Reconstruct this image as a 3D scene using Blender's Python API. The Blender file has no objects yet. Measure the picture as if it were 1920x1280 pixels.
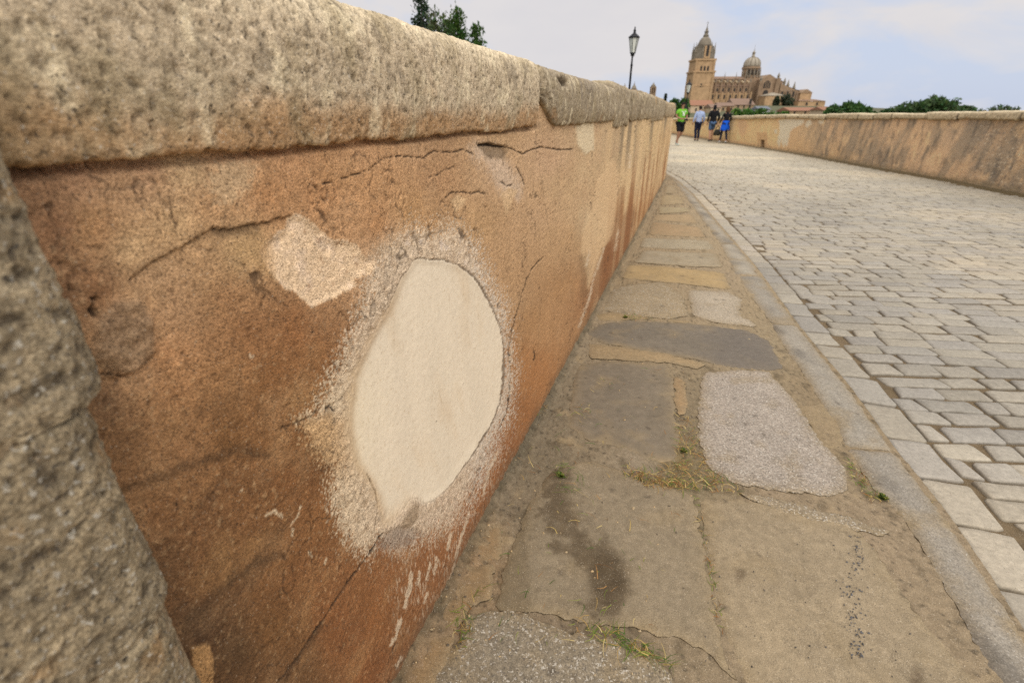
import bpy, bmesh, math, random
import numpy as np
from mathutils import Vector, Matrix
from mathutils.geometry import delaunay_2d_cdt

# ------------------------------------------------------------------ camera, sky, sun, exposure
S = bpy.context.scene
COL = S.collection
F = 900.0                        # focal length in photo pixels (1920 wide)
CAM_H = 1.30
TH = math.atan(427.0 / F)
CT, ST = math.cos(TH), math.sin(TH)
cam = bpy.data.cameras.new('camera')
cam.sensor_width = 36.0
cam.lens = F / 1920.0 * 36.0
cam.clip_start = 0.02
cam.clip_end = 9000.0
cam.dof.use_dof = True
cam.dof.focus_distance = 1.25
cam.dof.aperture_fstop = 4.0
camo = bpy.data.objects.new('camera', cam)
camo.location = (0, 0, CAM_H)
camo.rotation_euler = (math.pi / 2 - TH, 0, 0)
COL.objects.link(camo)
S.camera = camo

SUN_EL, SUN_AZ = 58.0, 165.0     # degrees; azimuth clockwise from +Y (the way the camera looks)
world = bpy.data.worlds.new("World")
S.world = world
world.use_nodes = True
wn, wl = world.node_tree.nodes, world.node_tree.links
wn.clear()
w_out = wn.new('ShaderNodeOutputWorld')
w_bg = wn.new('ShaderNodeBackground')
w_bg.inputs['Strength'].default_value = 0.10
w_sky = wn.new('ShaderNodeTexSky')
w_sky.sky_type = 'NISHITA'
w_sky.sun_disc = False
w_sky.sun_elevation = math.radians(SUN_EL)
w_sky.sun_rotation = math.radians(SUN_AZ)
w_sky.dust_density = 2.0
w_tc = wn.new('ShaderNodeTexCoord')
w_map = wn.new('ShaderNodeMapping')
w_map.inputs['Scale'].default_value = (1.6, 1.6, 4.4)
w_map.inputs['Location'].default_value = (5.3, 1.1, 2.0)
w_n1 = wn.new('ShaderNodeTexNoise')
w_n1.inputs['Scale'].default_value = 2.5
w_n1.inputs['Detail'].default_value = 6.0
w_n1.inputs['Roughness'].default_value = 0.52
w_n1.inputs['Distortion'].default_value = 0.35
w_ramp = wn.new('ShaderNodeValToRGB')
w_ramp.color_ramp.elements[0].position = 0.35
w_ramp.color_ramp.elements[0].color = (0, 0, 0, 1)
w_ramp.color_ramp.elements[1].position = 0.51
w_ramp.color_ramp.elements[1].color = (1, 1, 1, 1)
w_n2 = wn.new('ShaderNodeTexNoise')
w_n2.inputs['Scale'].default_value = 3.4
w_n2.inputs['Detail'].default_value = 5.0
w_cl = wn.new('ShaderNodeMixRGB')
w_cl.inputs['Color1'].default_value = (6.15, 6.1, 6.5, 1)
w_cl.inputs['Color2'].default_value = (7.55, 7.2, 7.05, 1)
w_blue = wn.new('ShaderNodeMixRGB')            # thin high cloud over the blue
w_blue.inputs['Fac'].default_value = 0.85
w_blue.inputs['Color2'].default_value = (5.9, 6.55, 8.1, 1)
w_mix = wn.new('ShaderNodeMixRGB')
wl.new(w_tc.outputs['Generated'], w_map.inputs['Vector'])
wl.new(w_map.outputs['Vector'], w_n1.inputs['Vector'])
wl.new(w_map.outputs['Vector'], w_n2.inputs['Vector'])
wl.new(w_n1.outputs['Fac'], w_ramp.inputs['Fac'])
wl.new(w_n2.outputs['Fac'], w_cl.inputs['Fac'])
wl.new(w_sky.outputs['Color'], w_blue.inputs['Color1'])
wl.new(w_ramp.outputs['Color'], w_mix.inputs['Fac'])
wl.new(w_blue.outputs['Color'], w_mix.inputs['Color1'])
wl.new(w_cl.outputs['Color'], w_mix.inputs['Color2'])
wl.new(w_mix.outputs['Color'], w_bg.inputs['Color'])
wl.new(w_bg.outputs['Background'], w_out.inputs['Surface'])

sun = bpy.data.lights.new('sun', 'SUN')
sun.energy = 3.2
sun.angle = math.radians(95)
sun.color = (1.0, 0.95, 0.87)
suno = bpy.data.objects.new('sun', sun)
el, az = math.radians(SUN_EL), math.radians(SUN_AZ)
suno.rotation_euler = Vector((math.sin(az) * math.cos(el), math.cos(az) * math.cos(el), math.sin(el))).to_track_quat('Z', 'Y').to_euler()
suno.location = (0, -20, 40)
COL.objects.link(suno)
S.view_settings.view_transform = 'Standard'
S.view_settings.look = 'None'
S.view_settings.exposure = 0.1
S.view_settings.gamma = 1.0
S.view_settings.use_curve_mapping = False
S.cycles.max_bounces = 6
S.cycles.use_denoising = False

# ------------------------------------------------------------------ helpers
rng = np.random.default_rng(7)
random.seed(7)

def ray(px, py):
    dx, dy = px - 960.0, py - 640.0
    return dx, F * CT - dy * ST, F * ST + dy * CT          # right, forward, down

def G(px, py, z=0.0):
    """Where the sight line through a photo pixel meets the ground at height z."""
    a, b, c = ray(px, py)
    t = (CAM_H - z) / c
    return a * t, b * t

def V(px, py, D):
    """Where the sight line through a photo pixel meets the upright plane y = D: (x, z)."""
    a, b, c = ray(px, py)
    t = D / b
    return a * t, CAM_H - c * t

def proj(x, y, z):
    zc = z - CAM_H
    fw = np.maximum(y * CT - zc * ST, 0.02)
    return 960.0 + F * x / fw, 640.0 - F * (y * ST + zc * CT) / fw

def lin(c):
    c = np.asarray(c, dtype=float) / 255.0
    return np.where(c <= 0.04045, c / 12.92, ((c + 0.055) / 1.055) ** 2.4)

_perm = {}
def _pt(seed):
    if seed not in _perm:
        r = np.random.default_rng(seed + 1000)
        p = r.permutation(512)
        g = r.uniform(0, 2 * math.pi, 512)
        _perm[seed] = (p, np.cos(g), np.sin(g))
    return _perm[seed]

def perlin(x, y, seed=0):
    p, gx, gy = _pt(seed)
    xi, yi = np.floor(x).astype(int), np.floor(y).astype(int)
    xf, yf = x - xi, y - yi
    u = xf * xf * xf * (xf * (xf * 6 - 15) + 10)
    v = yf * yf * yf * (yf * (yf * 6 - 15) + 10)
    def gr(a, b, fx, fy):
        h = p[(p[a & 511] + b) & 511]
        return gx[h] * fx + gy[h] * fy
    n00 = gr(xi, yi, xf, yf); n10 = gr(xi + 1, yi, xf - 1, yf)
    n01 = gr(xi, yi + 1, xf, yf - 1); n11 = gr(xi + 1, yi + 1, xf - 1, yf - 1)
    a = n00 + u * (n10 - n00); b = n01 + u * (n11 - n01)
    return (a + v * (b - a)) * 1.4

def fbm(x, y, octv=4, seed=0, gain=0.5):
    s, a, f, t = 0.0, 1.0, 1.0, 0.0
    for i in range(octv):
        s = s + a * perlin(x * f + 17.3 * i, y * f - 9.1 * i, seed + i)
        t += a; a *= gain; f *= 2.03
    return s / t * 1.3

def sstep(a, b, x):
    t = np.clip((x - a) / (b - a), 0, 1)
    return t * t * (3 - 2 * t)

def seg_dist(x, y, pts, closed=False):
    d = np.full(x.shape, 1e9)
    n = len(pts)
    for i in range(n if closed else n - 1):
        ax, ay = pts[i]; bx, by = pts[(i + 1) % n]
        ex, ey = bx - ax, by - ay
        t = np.clip(((x - ax) * ex + (y - ay) * ey) / (ex * ex + ey * ey + 1e-12), 0, 1)
        d = np.minimum(d, np.hypot(x - ax - t * ex, y - ay - t * ey))
    return d

def inside(x, y, pts):
    r = np.zeros(x.shape, bool)
    n = len(pts)
    for i in range(n):
        ax, ay = pts[i]; bx, by = pts[(i + 1) % n]
        c = (ay > y) != (by > y)
        r ^= c & (x < (bx - ax) * (y - ay) / (by - ay + 1e-12) + ax)
    return r

def sdist(x, y, pts):
    """Signed distance to a polygon, negative inside."""
    d = seg_dist(x, y, pts, True)
    return np.where(inside(x, y, pts), -d, d)

def field(x, y, samples, power=2.6, eps=6.0):
    """Smooth blend of colours noted at points."""
    num = np.zeros(x.shape + (3,)); den = np.zeros(x.shape)
    for (sx, sy, c) in samples:
        w = 1.0 / (np.hypot(x - sx, y - sy) + eps) ** power
        num += w[..., None] * lin(c); den += w
    return num / den[..., None]

def mixc(c, c2, m):
    return c + (np.asarray(c2) - c) * m[..., None]

def link(name, me, mat=None, parent=None):
    o = bpy.data.objects.new(name, me)
    COL.objects.link(o)
    if mat is not None and not me.materials:
        me.materials.append(mat)
    if parent is not None:
        o.parent = parent
    return o

def tag(o, label=None, cat=None, group=None, kind=None):
    if label: o['label'] = label
    if cat: o['category'] = cat
    if group: o['group'] = group
    if kind: o['kind'] = kind
    return o

def empty(name, loc=(0, 0, 0), rz=0.0):
    o = bpy.data.objects.new(name, None)
    o.location = loc
    o.rotation_euler = (0, 0, rz)
    o.empty_display_size = 0.2
    COL.objects.link(o)
    return o

def set_col(me, col):
    """col: (nverts, 3 or 4) linear material colour; the 4th value scales the grain."""
    col = np.asarray(col, dtype=np.float32)
    if col.shape[1] == 3:
        col = np.concatenate([col, np.ones((len(col), 1), np.float32)], 1)
    a = me.color_attributes.new('Col', 'FLOAT_COLOR', 'POINT')
    a.data.foreach_set('color', np.ascontiguousarray(col).ravel())

def mesh_np(name, verts, quads=None, tris=None, smooth=True):
    me = bpy.data.meshes.new(name)
    verts = np.asarray(verts, dtype=np.float32)
    nq = 0 if quads is None else len(quads)
    nt = 0 if tris is None else len(tris)
    me.vertices.add(len(verts))
    me.vertices.foreach_set('co', verts.ravel())
    idx = []
    if nq: idx.append(np.asarray(quads, dtype=np.int32).ravel())
    if nt: idx.append(np.asarray(tris, dtype=np.int32).ravel())
    idx = np.concatenate(idx)
    me.loops.add(len(idx))
    me.loops.foreach_set('vertex_index', idx)
    me.polygons.add(nq + nt)
    st = np.concatenate([np.arange(nq) * 4, nq * 4 + np.arange(nt) * 3]).astype(np.int32)
    me.polygons.foreach_set('loop_start', st)
    me.polygons.foreach_set('use_smooth', np.full(nq + nt, smooth))
    me.update(calc_edges=True)
    me.validate()
    return me

def grid_quads(nu, nv, off=0, flip=False):
    i = np.arange(nu - 1)[:, None]; j = np.arange(nv - 1)[None, :]
    a = (i * nv + j).ravel() + off
    q = np.stack([a, a + nv, a + nv + 1, a + 1], 1)
    return q[:, ::-1] if flip else q

class MB:
    """Collects simple solids, then links them as one mesh object."""
    def __init__(self):
        self.v, self.f, self.c, self.sm = [], [], [], []
    def add(self, vs, fs, col=None, smooth=False):
        o = len(self.v)
        self.v += [tuple(p) for p in vs]
        self.f += [tuple(i + o for i in f) for f in fs]
        self.sm += [smooth] * len(fs)
        if col is not None: self.c += [tuple(col)] * len(vs)
        return self
    def box(self, x0, x1, y0, y1, z0, z1, col=None):
        v = [(x0, y0, z0), (x1, y0, z0), (x1, y1, z0), (x0, y1, z0), (x0, y0, z1), (x1, y0, z1), (x1, y1, z1), (x0, y1, z1)]
        return self.add(v, [(0, 3, 2, 1), (4, 5, 6, 7), (0, 1, 5, 4), (1, 2, 6, 5), (2, 3, 7, 6), (3, 0, 4, 7)], col)
    def lathe(self, cx, cy, prof, n=12, col=None, rot=0.0, smooth=True, sx=1.0, sy=1.0):
        vs, fs = [], []
        for (r, z) in prof:
            for k in range(n):
                a = rot + 2 * math.pi * k / n
                vs.append((cx + r * sx * math.cos(a), cy + r * sy * math.sin(a), z))
        m = len(prof)
        for i in range(m - 1):
            for k in range(n):
                k2 = (k + 1) % n
                fs.append((i * n + k, i * n + k2, (i + 1) * n + k2, (i + 1) * n + k))
        fs.append(tuple(range(n - 1, -1, -1)))
        fs.append(tuple((m - 1) * n + k for k in range(n)))
        return self.add(vs, fs, col, smooth)
    def tube(self, p, q, r0, r1, n=6, col=None):
        p, q = Vector(p), Vector(q)
        d = (q - p).normalized()
        u = d.cross(Vector((0, 0, 1)))
        u = u.normalized() if u.length > 1e-4 else Vector((1, 0, 0))
        w = d.cross(u)
        vs = []
        for (c, r) in ((p, r0), (q, r1)):
            for k in range(n):
                a = 2 * math.pi * k / n
                vs.append(c + u * (r * math.cos(a)) + w * (r * math.sin(a)))
        fs = [(k, (k + 1) % n, n + (k + 1) % n, n + k) for k in range(n)]
        fs += [tuple(range(n - 1, -1, -1)), tuple(n + k for k in range(n))]
        return self.add(vs, fs, col, True)
    def gable(self, x0, x1, y0, y1, z0, z1, along='x', col=None):
        if along == 'x':
            ym = (y0 + y1) / 2
            v = [(x0, y0, z0), (x1, y0, z0), (x1, y1, z0), (x0, y1, z0), (x0, ym, z1), (x1, ym, z1)]
            f = [(0, 1, 5, 4), (2, 3, 4, 5), (0, 4, 3), (1, 2, 5), (0, 3, 2, 1)]
        else:
            xm = (x0 + x1) / 2
            v = [(x0, y0, z0), (x1, y0, z0), (x1, y1, z0), (x0, y1, z0), (xm, y0, z1), (xm, y1, z1)]
            f = [(0, 1, 4), (1, 2, 5, 4), (2, 3, 5), (3, 0, 4, 5), (0, 3, 2, 1)]
        return self.add(v, f, col)
    def build(self, name, mat, parent=None):
        me = bpy.data.meshes.new(name)
        me.from_pydata(self.v, [], self.f)
        me.polygons.foreach_set('use_smooth', self.sm)
        if self.c: set_col(me, self.c)
        me.update()
        return link(name, me, mat, parent)

def N(t, kind, **kw):
    n = t.nodes.new(kind)
    for k, v in kw.items():
        n.inputs[k].default_value = v
    return n

def mat_plain(name, col, rough=0.8, metal=0.0, spec=0.3):
    m = bpy.data.materials.new(name)
    m.use_nodes = True
    b = m.node_tree.nodes['Principled BSDF']
    b.inputs['Base Color'].default_value = (*col, 1)
    b.inputs['Roughness'].default_value = rough
    b.inputs['Metallic'].default_value = metal
    b.inputs['Specular IOR Level'].default_value = spec
    t = m.node_tree                                 # slight mottling, no surface is one flat value
    n = N(t, 'ShaderNodeTexNoise', Scale=7.0, Detail=4.0)
    r = t.nodes.new('ShaderNodeMapRange'); r.inputs['To Min'].default_value = 0.8; r.inputs['To Max'].default_value = 1.2
    g = t.nodes.new('ShaderNodeNewGeometry')
    mx = t.nodes.new('ShaderNodeMixRGB'); mx.blend_type = 'MULTIPLY'; mx.inputs['Fac'].default_value = 1.0
    mx.inputs['Color1'].default_value = (*col, 1)
    t.links.new(g.outputs['Position'], n.inputs['Vector'])
    t.links.new(n.outputs['Fac'], r.inputs['Value'])
    t.links.new(r.outputs['Result'], mx.inputs['Color2'])
    t.links.new(mx.outputs['Color'], b.inputs['Base Color'])
    return m

def mat_stone(name, grain=900.0, g_amt=0.35, mid=60.0, m_amt=0.25, light=(0.75, 0.7, 0.62), l_th=0.0, l_scale=330.0,
              dark=(0.05, 0.04, 0.035), d_th=0.0, d_scale=260.0, bump=0.5, bscale=500.0, bdist=0.002, rough=0.9, stretch=(1, 1, 1)):
    """Mineral surface: the mesh's own colour, mottled by two sizes of grain, with light and dark chips."""
    m = bpy.data.materials.new(name)
    m.use_nodes = True
    t = m.node_tree
    b = t.nodes['Principled BSDF']
    b.inputs['Roughness'].default_value = rough
    b.inputs['Specular IOR Level'].default_value = 0.2
    at = t.nodes.new('ShaderNodeAttribute'); at.attribute_name = 'Col'
    ge = t.nodes.new('ShaderNodeNewGeometry')
    mp = t.nodes.new('ShaderNodeMapping'); mp.inputs['Scale'].default_value = stretch
    t.links.new(ge.outputs['Position'], mp.inputs['Vector'])
    vec = mp.outputs['Vector']
    cur = at.outputs['Color']
    alpha = at.outputs['Alpha']
    def mult(cur, scale, amt, det, use_a):
        n = N(t, 'ShaderNodeTexNoise', Scale=scale, Detail=det, Roughness=0.6)
        t.links.new(vec, n.inputs['Vector'])
        r = t.nodes.new('ShaderNodeMapRange')
        r.inputs['From Min'].default_value = 0.25; r.inputs['From Max'].default_value = 0.75
        r.inputs['To Min'].default_value = 1 - amt; r.inputs['To Max'].default_value = 1 + amt
        t.links.new(n.outputs['Fac'], r.inputs['Value'])
        x = t.nodes.new('ShaderNodeMixRGB'); x.blend_type = 'MULTIPLY'; x.inputs['Fac'].default_value = 1
        if use_a: t.links.new(alpha, x.inputs['Fac'])
        t.links.new(cur, x.inputs['Color1']); t.links.new(r.outputs['Result'], x.inputs['Color2'])
        return x.outputs['Color']
    cur = mult(cur, mid, m_amt, 4.0, True)
    cur = mult(cur, grain, g_amt, 2.0, True)
    for (th, sc, c, off) in ((l_th, l_scale, light, 0.0), (d_th, d_scale, dark, 31.7)):
        if th <= 0: continue
        v = N(t, 'ShaderNodeTexNoise', Scale=sc, Detail=2.5, Roughness=0.6)
        ad = t.nodes.new('ShaderNodeVectorMath'); ad.operation = 'ADD'; ad.inputs[1].default_value = (off, off * .7, off * .3)
        t.links.new(vec, ad.inputs[0]); t.links.new(ad.outputs[0], v.inputs['Vector'])
        r = t.nodes.new('ShaderNodeMapRange'); p0 = 0.70 - 0.75 * th
        r.inputs['From Min'].default_value = p0 - 0.03; r.inputs['From Max'].default_value = p0 + 0.05; r.inputs['To Max'].default_value = 0.8
        t.links.new(v.outputs['Fac'], r.inputs['Value'])
        mu2 = t.nodes.new('ShaderNodeMath'); mu2.operation = 'MULTIPLY'
        t.links.new(r.outputs['Result'], mu2.inputs[0]); t.links.new(alpha, mu2.inputs[1])
        x = t.nodes.new('ShaderNodeMixRGB'); x.inputs['Color2'].default_value = (*c, 1)
        t.links.new(mu2.outputs[0], x.inputs['Fac']); t.links.new(cur, x.inputs['Color1'])
        cur = x.outputs['Color']
    t.links.new(cur, b.inputs['Base Color'])
    n = N(t, 'ShaderNodeTexNoise', Scale=bscale, Detail=3.0, Roughness=0.65)
    t.links.new(vec, n.inputs['Vector'])
    bp = t.nodes.new('ShaderNodeBump'); bp.inputs['Distance'].default_value = bdist
    bm = t.nodes.new('ShaderNodeMath'); bm.operation = 'MULTIPLY'; bm.inputs[1].default_value = bump
    t.links.new(alpha, bm.inputs[0]); t.links.new(bm.outputs[0], bp.inputs['Strength'])
    t.links.new(n.outputs['Fac'], bp.inputs['Height']); t.links.new(bp.outputs['Normal'], b.inputs['Normal'])
    return m

KW, KG = 1.0, 0.70               # material colours were matched on site colours: wall and paving reflectance scale

M_PLASTER = mat_stone('lime_plaster', grain=430, g_amt=0.50, mid=75, m_amt=0.20, l_th=0.02, l_scale=330, light=(0.62, 0.5, 0.36), d_th=0.13, d_scale=400, dark=(0.06, 0.038, 0.024), bump=0.9, bscale=300, bdist=0.003)
M_COPING = mat_stone('coping_stone', grain=480, g_amt=0.42, mid=130, m_amt=0.30, d_th=0.09, d_scale=170, dark=(0.07, 0.055, 0.04), l_th=0.06, l_scale=260, light=(0.62, 0.56, 0.46), bump=0.8, bscale=230, bdist=0.004)
M_ROUGH = mat_stone('rough_granite', grain=260, g_amt=0.5, mid=70, m_amt=0.30, d_th=0.08, d_scale=150, dark=(0.05, 0.045, 0.04), l_th=0.1, l_scale=160, light=(0.5, 0.46, 0.38), bump=0.9, bscale=160, bdist=0.006)
M_CEMENT = mat_stone('old_cement', grain=400, g_amt=0.40, mid=38, m_amt=0.20, l_th=0.05, l_scale=330, light=(0.6, 0.52, 0.4), d_th=0.07, d_scale=300, dark=(0.06, 0.05, 0.04), bump=0.5, bscale=330, bdist=0.002)
M_GRANITE = mat_stone('speckled_granite', grain=260, g_amt=0.42, mid=85, m_amt=0.36, l_th=0.12, l_scale=130, light=(0.52, 0.48, 0.41), d_th=0.13, d_scale=140, dark=(0.11, 0.095, 0.08), bump=0.45, bscale=260, bdist=0.002)
M_KERB = mat_stone('kerb_granite', grain=260, g_amt=0.34, mid=80, m_amt=0.24, l_th=0.07, l_scale=170, light=(0.46, 0.43, 0.38), d_th=0.10, d_scale=170, dark=(0.12, 0.105, 0.09), bump=0.5, bscale=240, bdist=0.002)
M_SLAB = mat_stone('worn_slab', grain=600, g_amt=0.26, mid=30, m_amt=0.16, l_th=0.03, l_scale=330, light=(0.5, 0.45, 0.38), d_th=0.04, d_scale=300, bump=0.3, bscale=300, bdist=0.0015, rough=0.8)
M_COBBLE = mat_stone('cobble_granite', grain=420, g_amt=0.22, mid=55, m_amt=0.20, l_th=0.03, l_scale=250, light=(0.55, 0.5, 0.43), d_th=0.035, d_scale=210, bump=0.35, bscale=170, bdist=0.003, rough=0.75)
M_FARSTONE = mat_stone('weathered_masonry', grain=5, g_amt=0.12, mid=0.35, m_amt=0.28, bump=0.0)
# ------------------------------------------------------------------ the wall on the left
_A, _B = np.array(G(740, 1280)), np.array(G(1250, 330))
WD = (_B - _A) / np.linalg.norm(_B - _A)               # along the wall, away from the camera
WN = np.array([WD[1], -WD[0]])                          # out of the wall, towards the road
W0 = WN * _A.dot(WN)
S1 = 11.6                                               # here the wall bends
WA2 = math.radians(5.2)
WD2 = np.array([math.sin(WA2), math.cos(WA2)])
WN2 = np.array([WD2[1], -WD2[0]])
WP1 = W0 + WD * S1

def wall_xy(s, o):
    s = np.asarray(s, float); o = np.asarray(o, float)
    s, o = np.broadcast_arrays(s, o)
    near = W0 + s[..., None] * WD + o[..., None] * WN
    far = WP1 + (s - S1)[..., None] * WD2 + o[..., None] * WN2
    k = sstep(S1 - 0.5, S1 + 0.5, s)[..., None]
    return near * (1 - k) + far * k

def wall_px(s, z):
    p = wall_xy(s, np.zeros_like(s))
    return proj(p[..., 0], p[..., 1], z)

s_cols = list(np.arange(-1.6, -0.1, 0.04))
s = -0.1
while s < 13.0:
    s_cols.append(s)
    s += max(0.0024, (s * s + 0.275) / 290.0 * 0.85)
while s < 46.0:
    s_cols.append(s); s += 0.6
s_cols = np.array(s_cols)
z_rows = np.concatenate([np.arange(-0.06, 0.05, 0.005), np.arange(0.05, 1.36, 0.0026)])
SS, ZZ = np.meshgrid(s_cols, z_rows, indexing='ij')
U, Vv = wall_px(SS, ZZ)
U = np.clip(U, -900, 1300); Vv = np.clip(Vv, -400, 2600)
# wander of every outline
nw = fbm(SS * 9, ZZ * 9, 4, 3); nw2 = fbm(SS * 9 + 40, ZZ * 9, 4, 4)
nf = fbm(SS * 55, ZZ * 55, 3, 5); nf2 = fbm(SS * 55, ZZ * 55, 3, 15)
ng = fbm(SS * 190, ZZ * 190, 2, 6)
nd = fbm(SS * 30, ZZ * 2.2, 4, 8)                        # runs down the wall
nb = fbm(SS * 2.3, ZZ * 2.3, 4, 9)
white = rng.uniform(-1, 1, SS.shape)
Uw = U + 9 * nw + 3.2 * nf
Vw = Vv + 9 * nw2 + 3.2 * nf2

samples = [
 (60,310,(128,92,64)),(150,330,(150,108,76)),(270,320,(158,116,82)),(360,320,(172,136,96)),(450,300,(168,126,88)),(560,290,(170,122,82)),(680,280,(172,126,86)),(800,260,(176,132,92)),(930,260,(182,140,98)),
 (110,430,(132,92,62)),(180,430,(156,112,74)),(250,470,(178,138,96)),(330,420,(176,136,94)),(400,380,(164,120,80)),(500,370,(160,112,72)),(600,360,(162,114,74)),(700,350,(170,122,80)),(820,330,(170,124,84)),(930,330,(184,142,102)),
 (130,560,(110,76,50)),(190,540,(126,86,56)),(270,560,(164,124,86)),(300,600,(160,120,84)),(380,510,(158,118,80)),(460,470,(166,128,86)),(430,560,(146,104,68)),(470,620,(126,86,54)),(560,620,(130,86,52)),
 (240,640,(150,116,84)),(320,660,(158,114,78)),(250,700,(156,118,86)),(330,740,(138,98,66)),(420,700,(132,94,62)),(520,700,(122,82,50)),(600,690,(124,84,52)),
 (200,760,(104,76,54)),(230,830,(112,80,54)),(330,820,(128,92,62)),(430,820,(114,78,48)),(540,800,(122,82,50)),(340,840,(138,98,66)),
 (280,960,(124,86,56)),(380,960,(116,80,52)),(480,920,(118,80,50)),(560,900,(124,82,50)),(600,960,(132,88,54)),
 (300,1060,(104,74,50)),(400,1080,(112,76,48)),(500,1050,(122,82,50)),(600,1080,(128,84,52)),
 (370,1180,(84,60,42)),(440,1220,(90,64,42)),(520,1180,(112,76,46)),(560,1270,(104,72,46)),(640,1180,(126,80,48)),(720,1150,(134,86,50)),(700,1260,(124,78,46)),(800,1100,(142,92,56)),(860,1000,(146,94,58)),
 (740,470,(182,150,116)),(780,400,(170,124,80)),(700,420,(166,116,74)),(900,420,(180,136,92)),(960,440,(180,136,94)),(1010,400,(180,138,98)),(1060,360,(182,142,100)),(1030,300,(184,142,104)),(1100,320,(186,148,106)),
 (960,560,(178,134,92)),(1000,600,(172,124,80)),(970,680,(166,114,70)),(1000,700,(158,106,64)),(940,830,(146,92,54)),(900,900,(148,94,56)),(970,770,(152,100,60)),
 (1060,450,(182,138,94)),(1060,540,(172,124,80)),(1100,560,(148,100,62)),(1120,420,(196,164,122)),(1150,480,(142,94,58)),(1170,400,(176,128,82)),(1190,330,(196,158,112)),(1180,280,(182,148,108)),(1130,250,(190,152,110)),(1220,260,(196,160,112)),(1240,260,(192,152,104)),(1210,400,(160,112,68)),
]
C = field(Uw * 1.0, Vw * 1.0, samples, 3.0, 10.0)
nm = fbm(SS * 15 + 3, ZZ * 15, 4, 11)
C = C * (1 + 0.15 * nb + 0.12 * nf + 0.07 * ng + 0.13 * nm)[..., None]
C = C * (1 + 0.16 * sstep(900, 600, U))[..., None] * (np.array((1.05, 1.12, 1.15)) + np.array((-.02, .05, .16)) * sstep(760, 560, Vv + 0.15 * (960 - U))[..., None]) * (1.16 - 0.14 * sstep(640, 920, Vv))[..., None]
rough = np.ones(SS.shape)
off = 0.0035 * fbm(SS * 1.7, ZZ * 1.7, 3, 20) + 0.0011 * nf + 0.0006 * ng + 0.0014 * nw
off = off * np.where(SS > 6, 2.0, 1.0)

def paint(mask, c):
    global C
    C = mixc(C, lin(c), np.clip(mask, 0, 1))

# yellowish lighter drifts and dirt in the brown coat
paint(0.45 * sstep(0.15, 0.7, fbm(SS * 6 + 9, ZZ * 6, 5, 31)) * sstep(1000, 700, U) , (176, 136, 92))
paint(0.40 * sstep(0.2, 0.75, fbm(SS * 7 + 3, ZZ * 7, 5, 33)) * sstep(760, 500, U) * sstep(450, 700, Vv), (92, 66, 44))
# chalky bloom over the upper coat, little pits, scoured light grit
grit = fbm(SS * 110, ZZ * 110, 3, 35)
paint(0.42 * sstep(0.0, 0.6, fbm(SS * 5 + 20, ZZ * 7, 5, 36) + 0.35 * grit) * sstep(520, 330, Vv + 40 * nb), (206, 168, 128))
paint(0.30 * sstep(0.1, 0.6, fbm(SS * 8 + 31, ZZ * 8, 5, 37) + 0.4 * grit), (186, 148, 108))
paint(0.50 * sstep(0.28, 0.62, grit + 0.3 * nm), (86, 60, 40)); off -= 0.0016 * sstep(0.28, 0.62, grit + 0.3 * nm)
paint(0.40 * sstep(0.30, 0.65, -grit + 0.25 * nw), (204, 168, 126)); off += 0.0010 * sstep(0.30, 0.65, -grit + 0.25 * nw)
paint(0.45 * sstep(0.25, 0.6, fbm(SS * 4 + 13, ZZ * 9 - SS * 3, 5, 38)) * sstep(700, 450, U) * sstep(480, 620, Vv), (84, 60, 42))
paint(0.35 * sstep(0.2, 0.6, fbm(SS * 6 + 43, ZZ * 5, 5, 39)) * sstep(640, 500, U), (172, 138, 104))
# runs and bands further along, where the wall is seen edge on
far = sstep(2.6, 4.0, SS)
nd2 = perlin(SS * 2.3, ZZ * 0.25, 41) + 0.5 * perlin(SS * 5.5, ZZ * 0.8, 42) + 0.25 * perlin(SS * 14, ZZ * 1.4, 43)
paint(far * 0.85 * sstep(0.05, 0.40, nd2) * sstep(1.15, 0.5, ZZ + 0.25 * nd), (150, 102, 62))
paint(far * 0.9 * sstep(-0.05, -0.45, nd2) , (216, 184, 138))
paint(far * 0.8 * sstep(0.0, 0.45, perlin(SS * 3.1 + 7, ZZ * 0.3, 44)) * sstep(0.75, 1.2, ZZ + 0.2 * nd), (128, 112, 88))
# long pale patch with running drips, rust coat below it
pale_c = [(1078,222),(1112,224),(1114,280),(1098,291),(1082,272)]
d = sdist(U + 2.0 * nw + 1.2 * nf, Vv + 4 * nf2, pale_c)
paint(sstep(3, -3, d), (222, 200, 162)); off += 0.004 * sstep(3, -3, d)
pale_d = [(1105,400),(1120,340),(1150,300),(1160,330),(1152,420),(1146,445),(1138,458),(1128,468),(1118,495),(1108,528),(1102,545),(1096,500),(1088,470),(1092,440)]
d = sdist(U + 2 * nw, Vv + 7 * nf2, pale_d)
paint(sstep(3, -3, d) * 0.8, (216, 182, 138))
off += 0.003 * sstep(3, -2, d)
rust = [(1146,450),(1154,400),(1166,352),(1170,400),(1182,380),(1196,400),(1186,445),(1150,520),(1104,585),(1108,545),(1120,500),(1130,470)]
d = sdist(U + 2 * nw, Vv + 5 * nf2, rust)
paint(sstep(7, -7, d + 3 * nw) * 0.62, (138, 92, 58))
grey = [(1085,480),(1098,476),(1104,500),(1100,555),(1088,560),(1090,520)]
d = sdist(U + 3 * nw, Vv + 6 * nf2, grey)
paint(sstep(7, -5, d + 6 * ng) * 0.32, (112, 92, 68))
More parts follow.
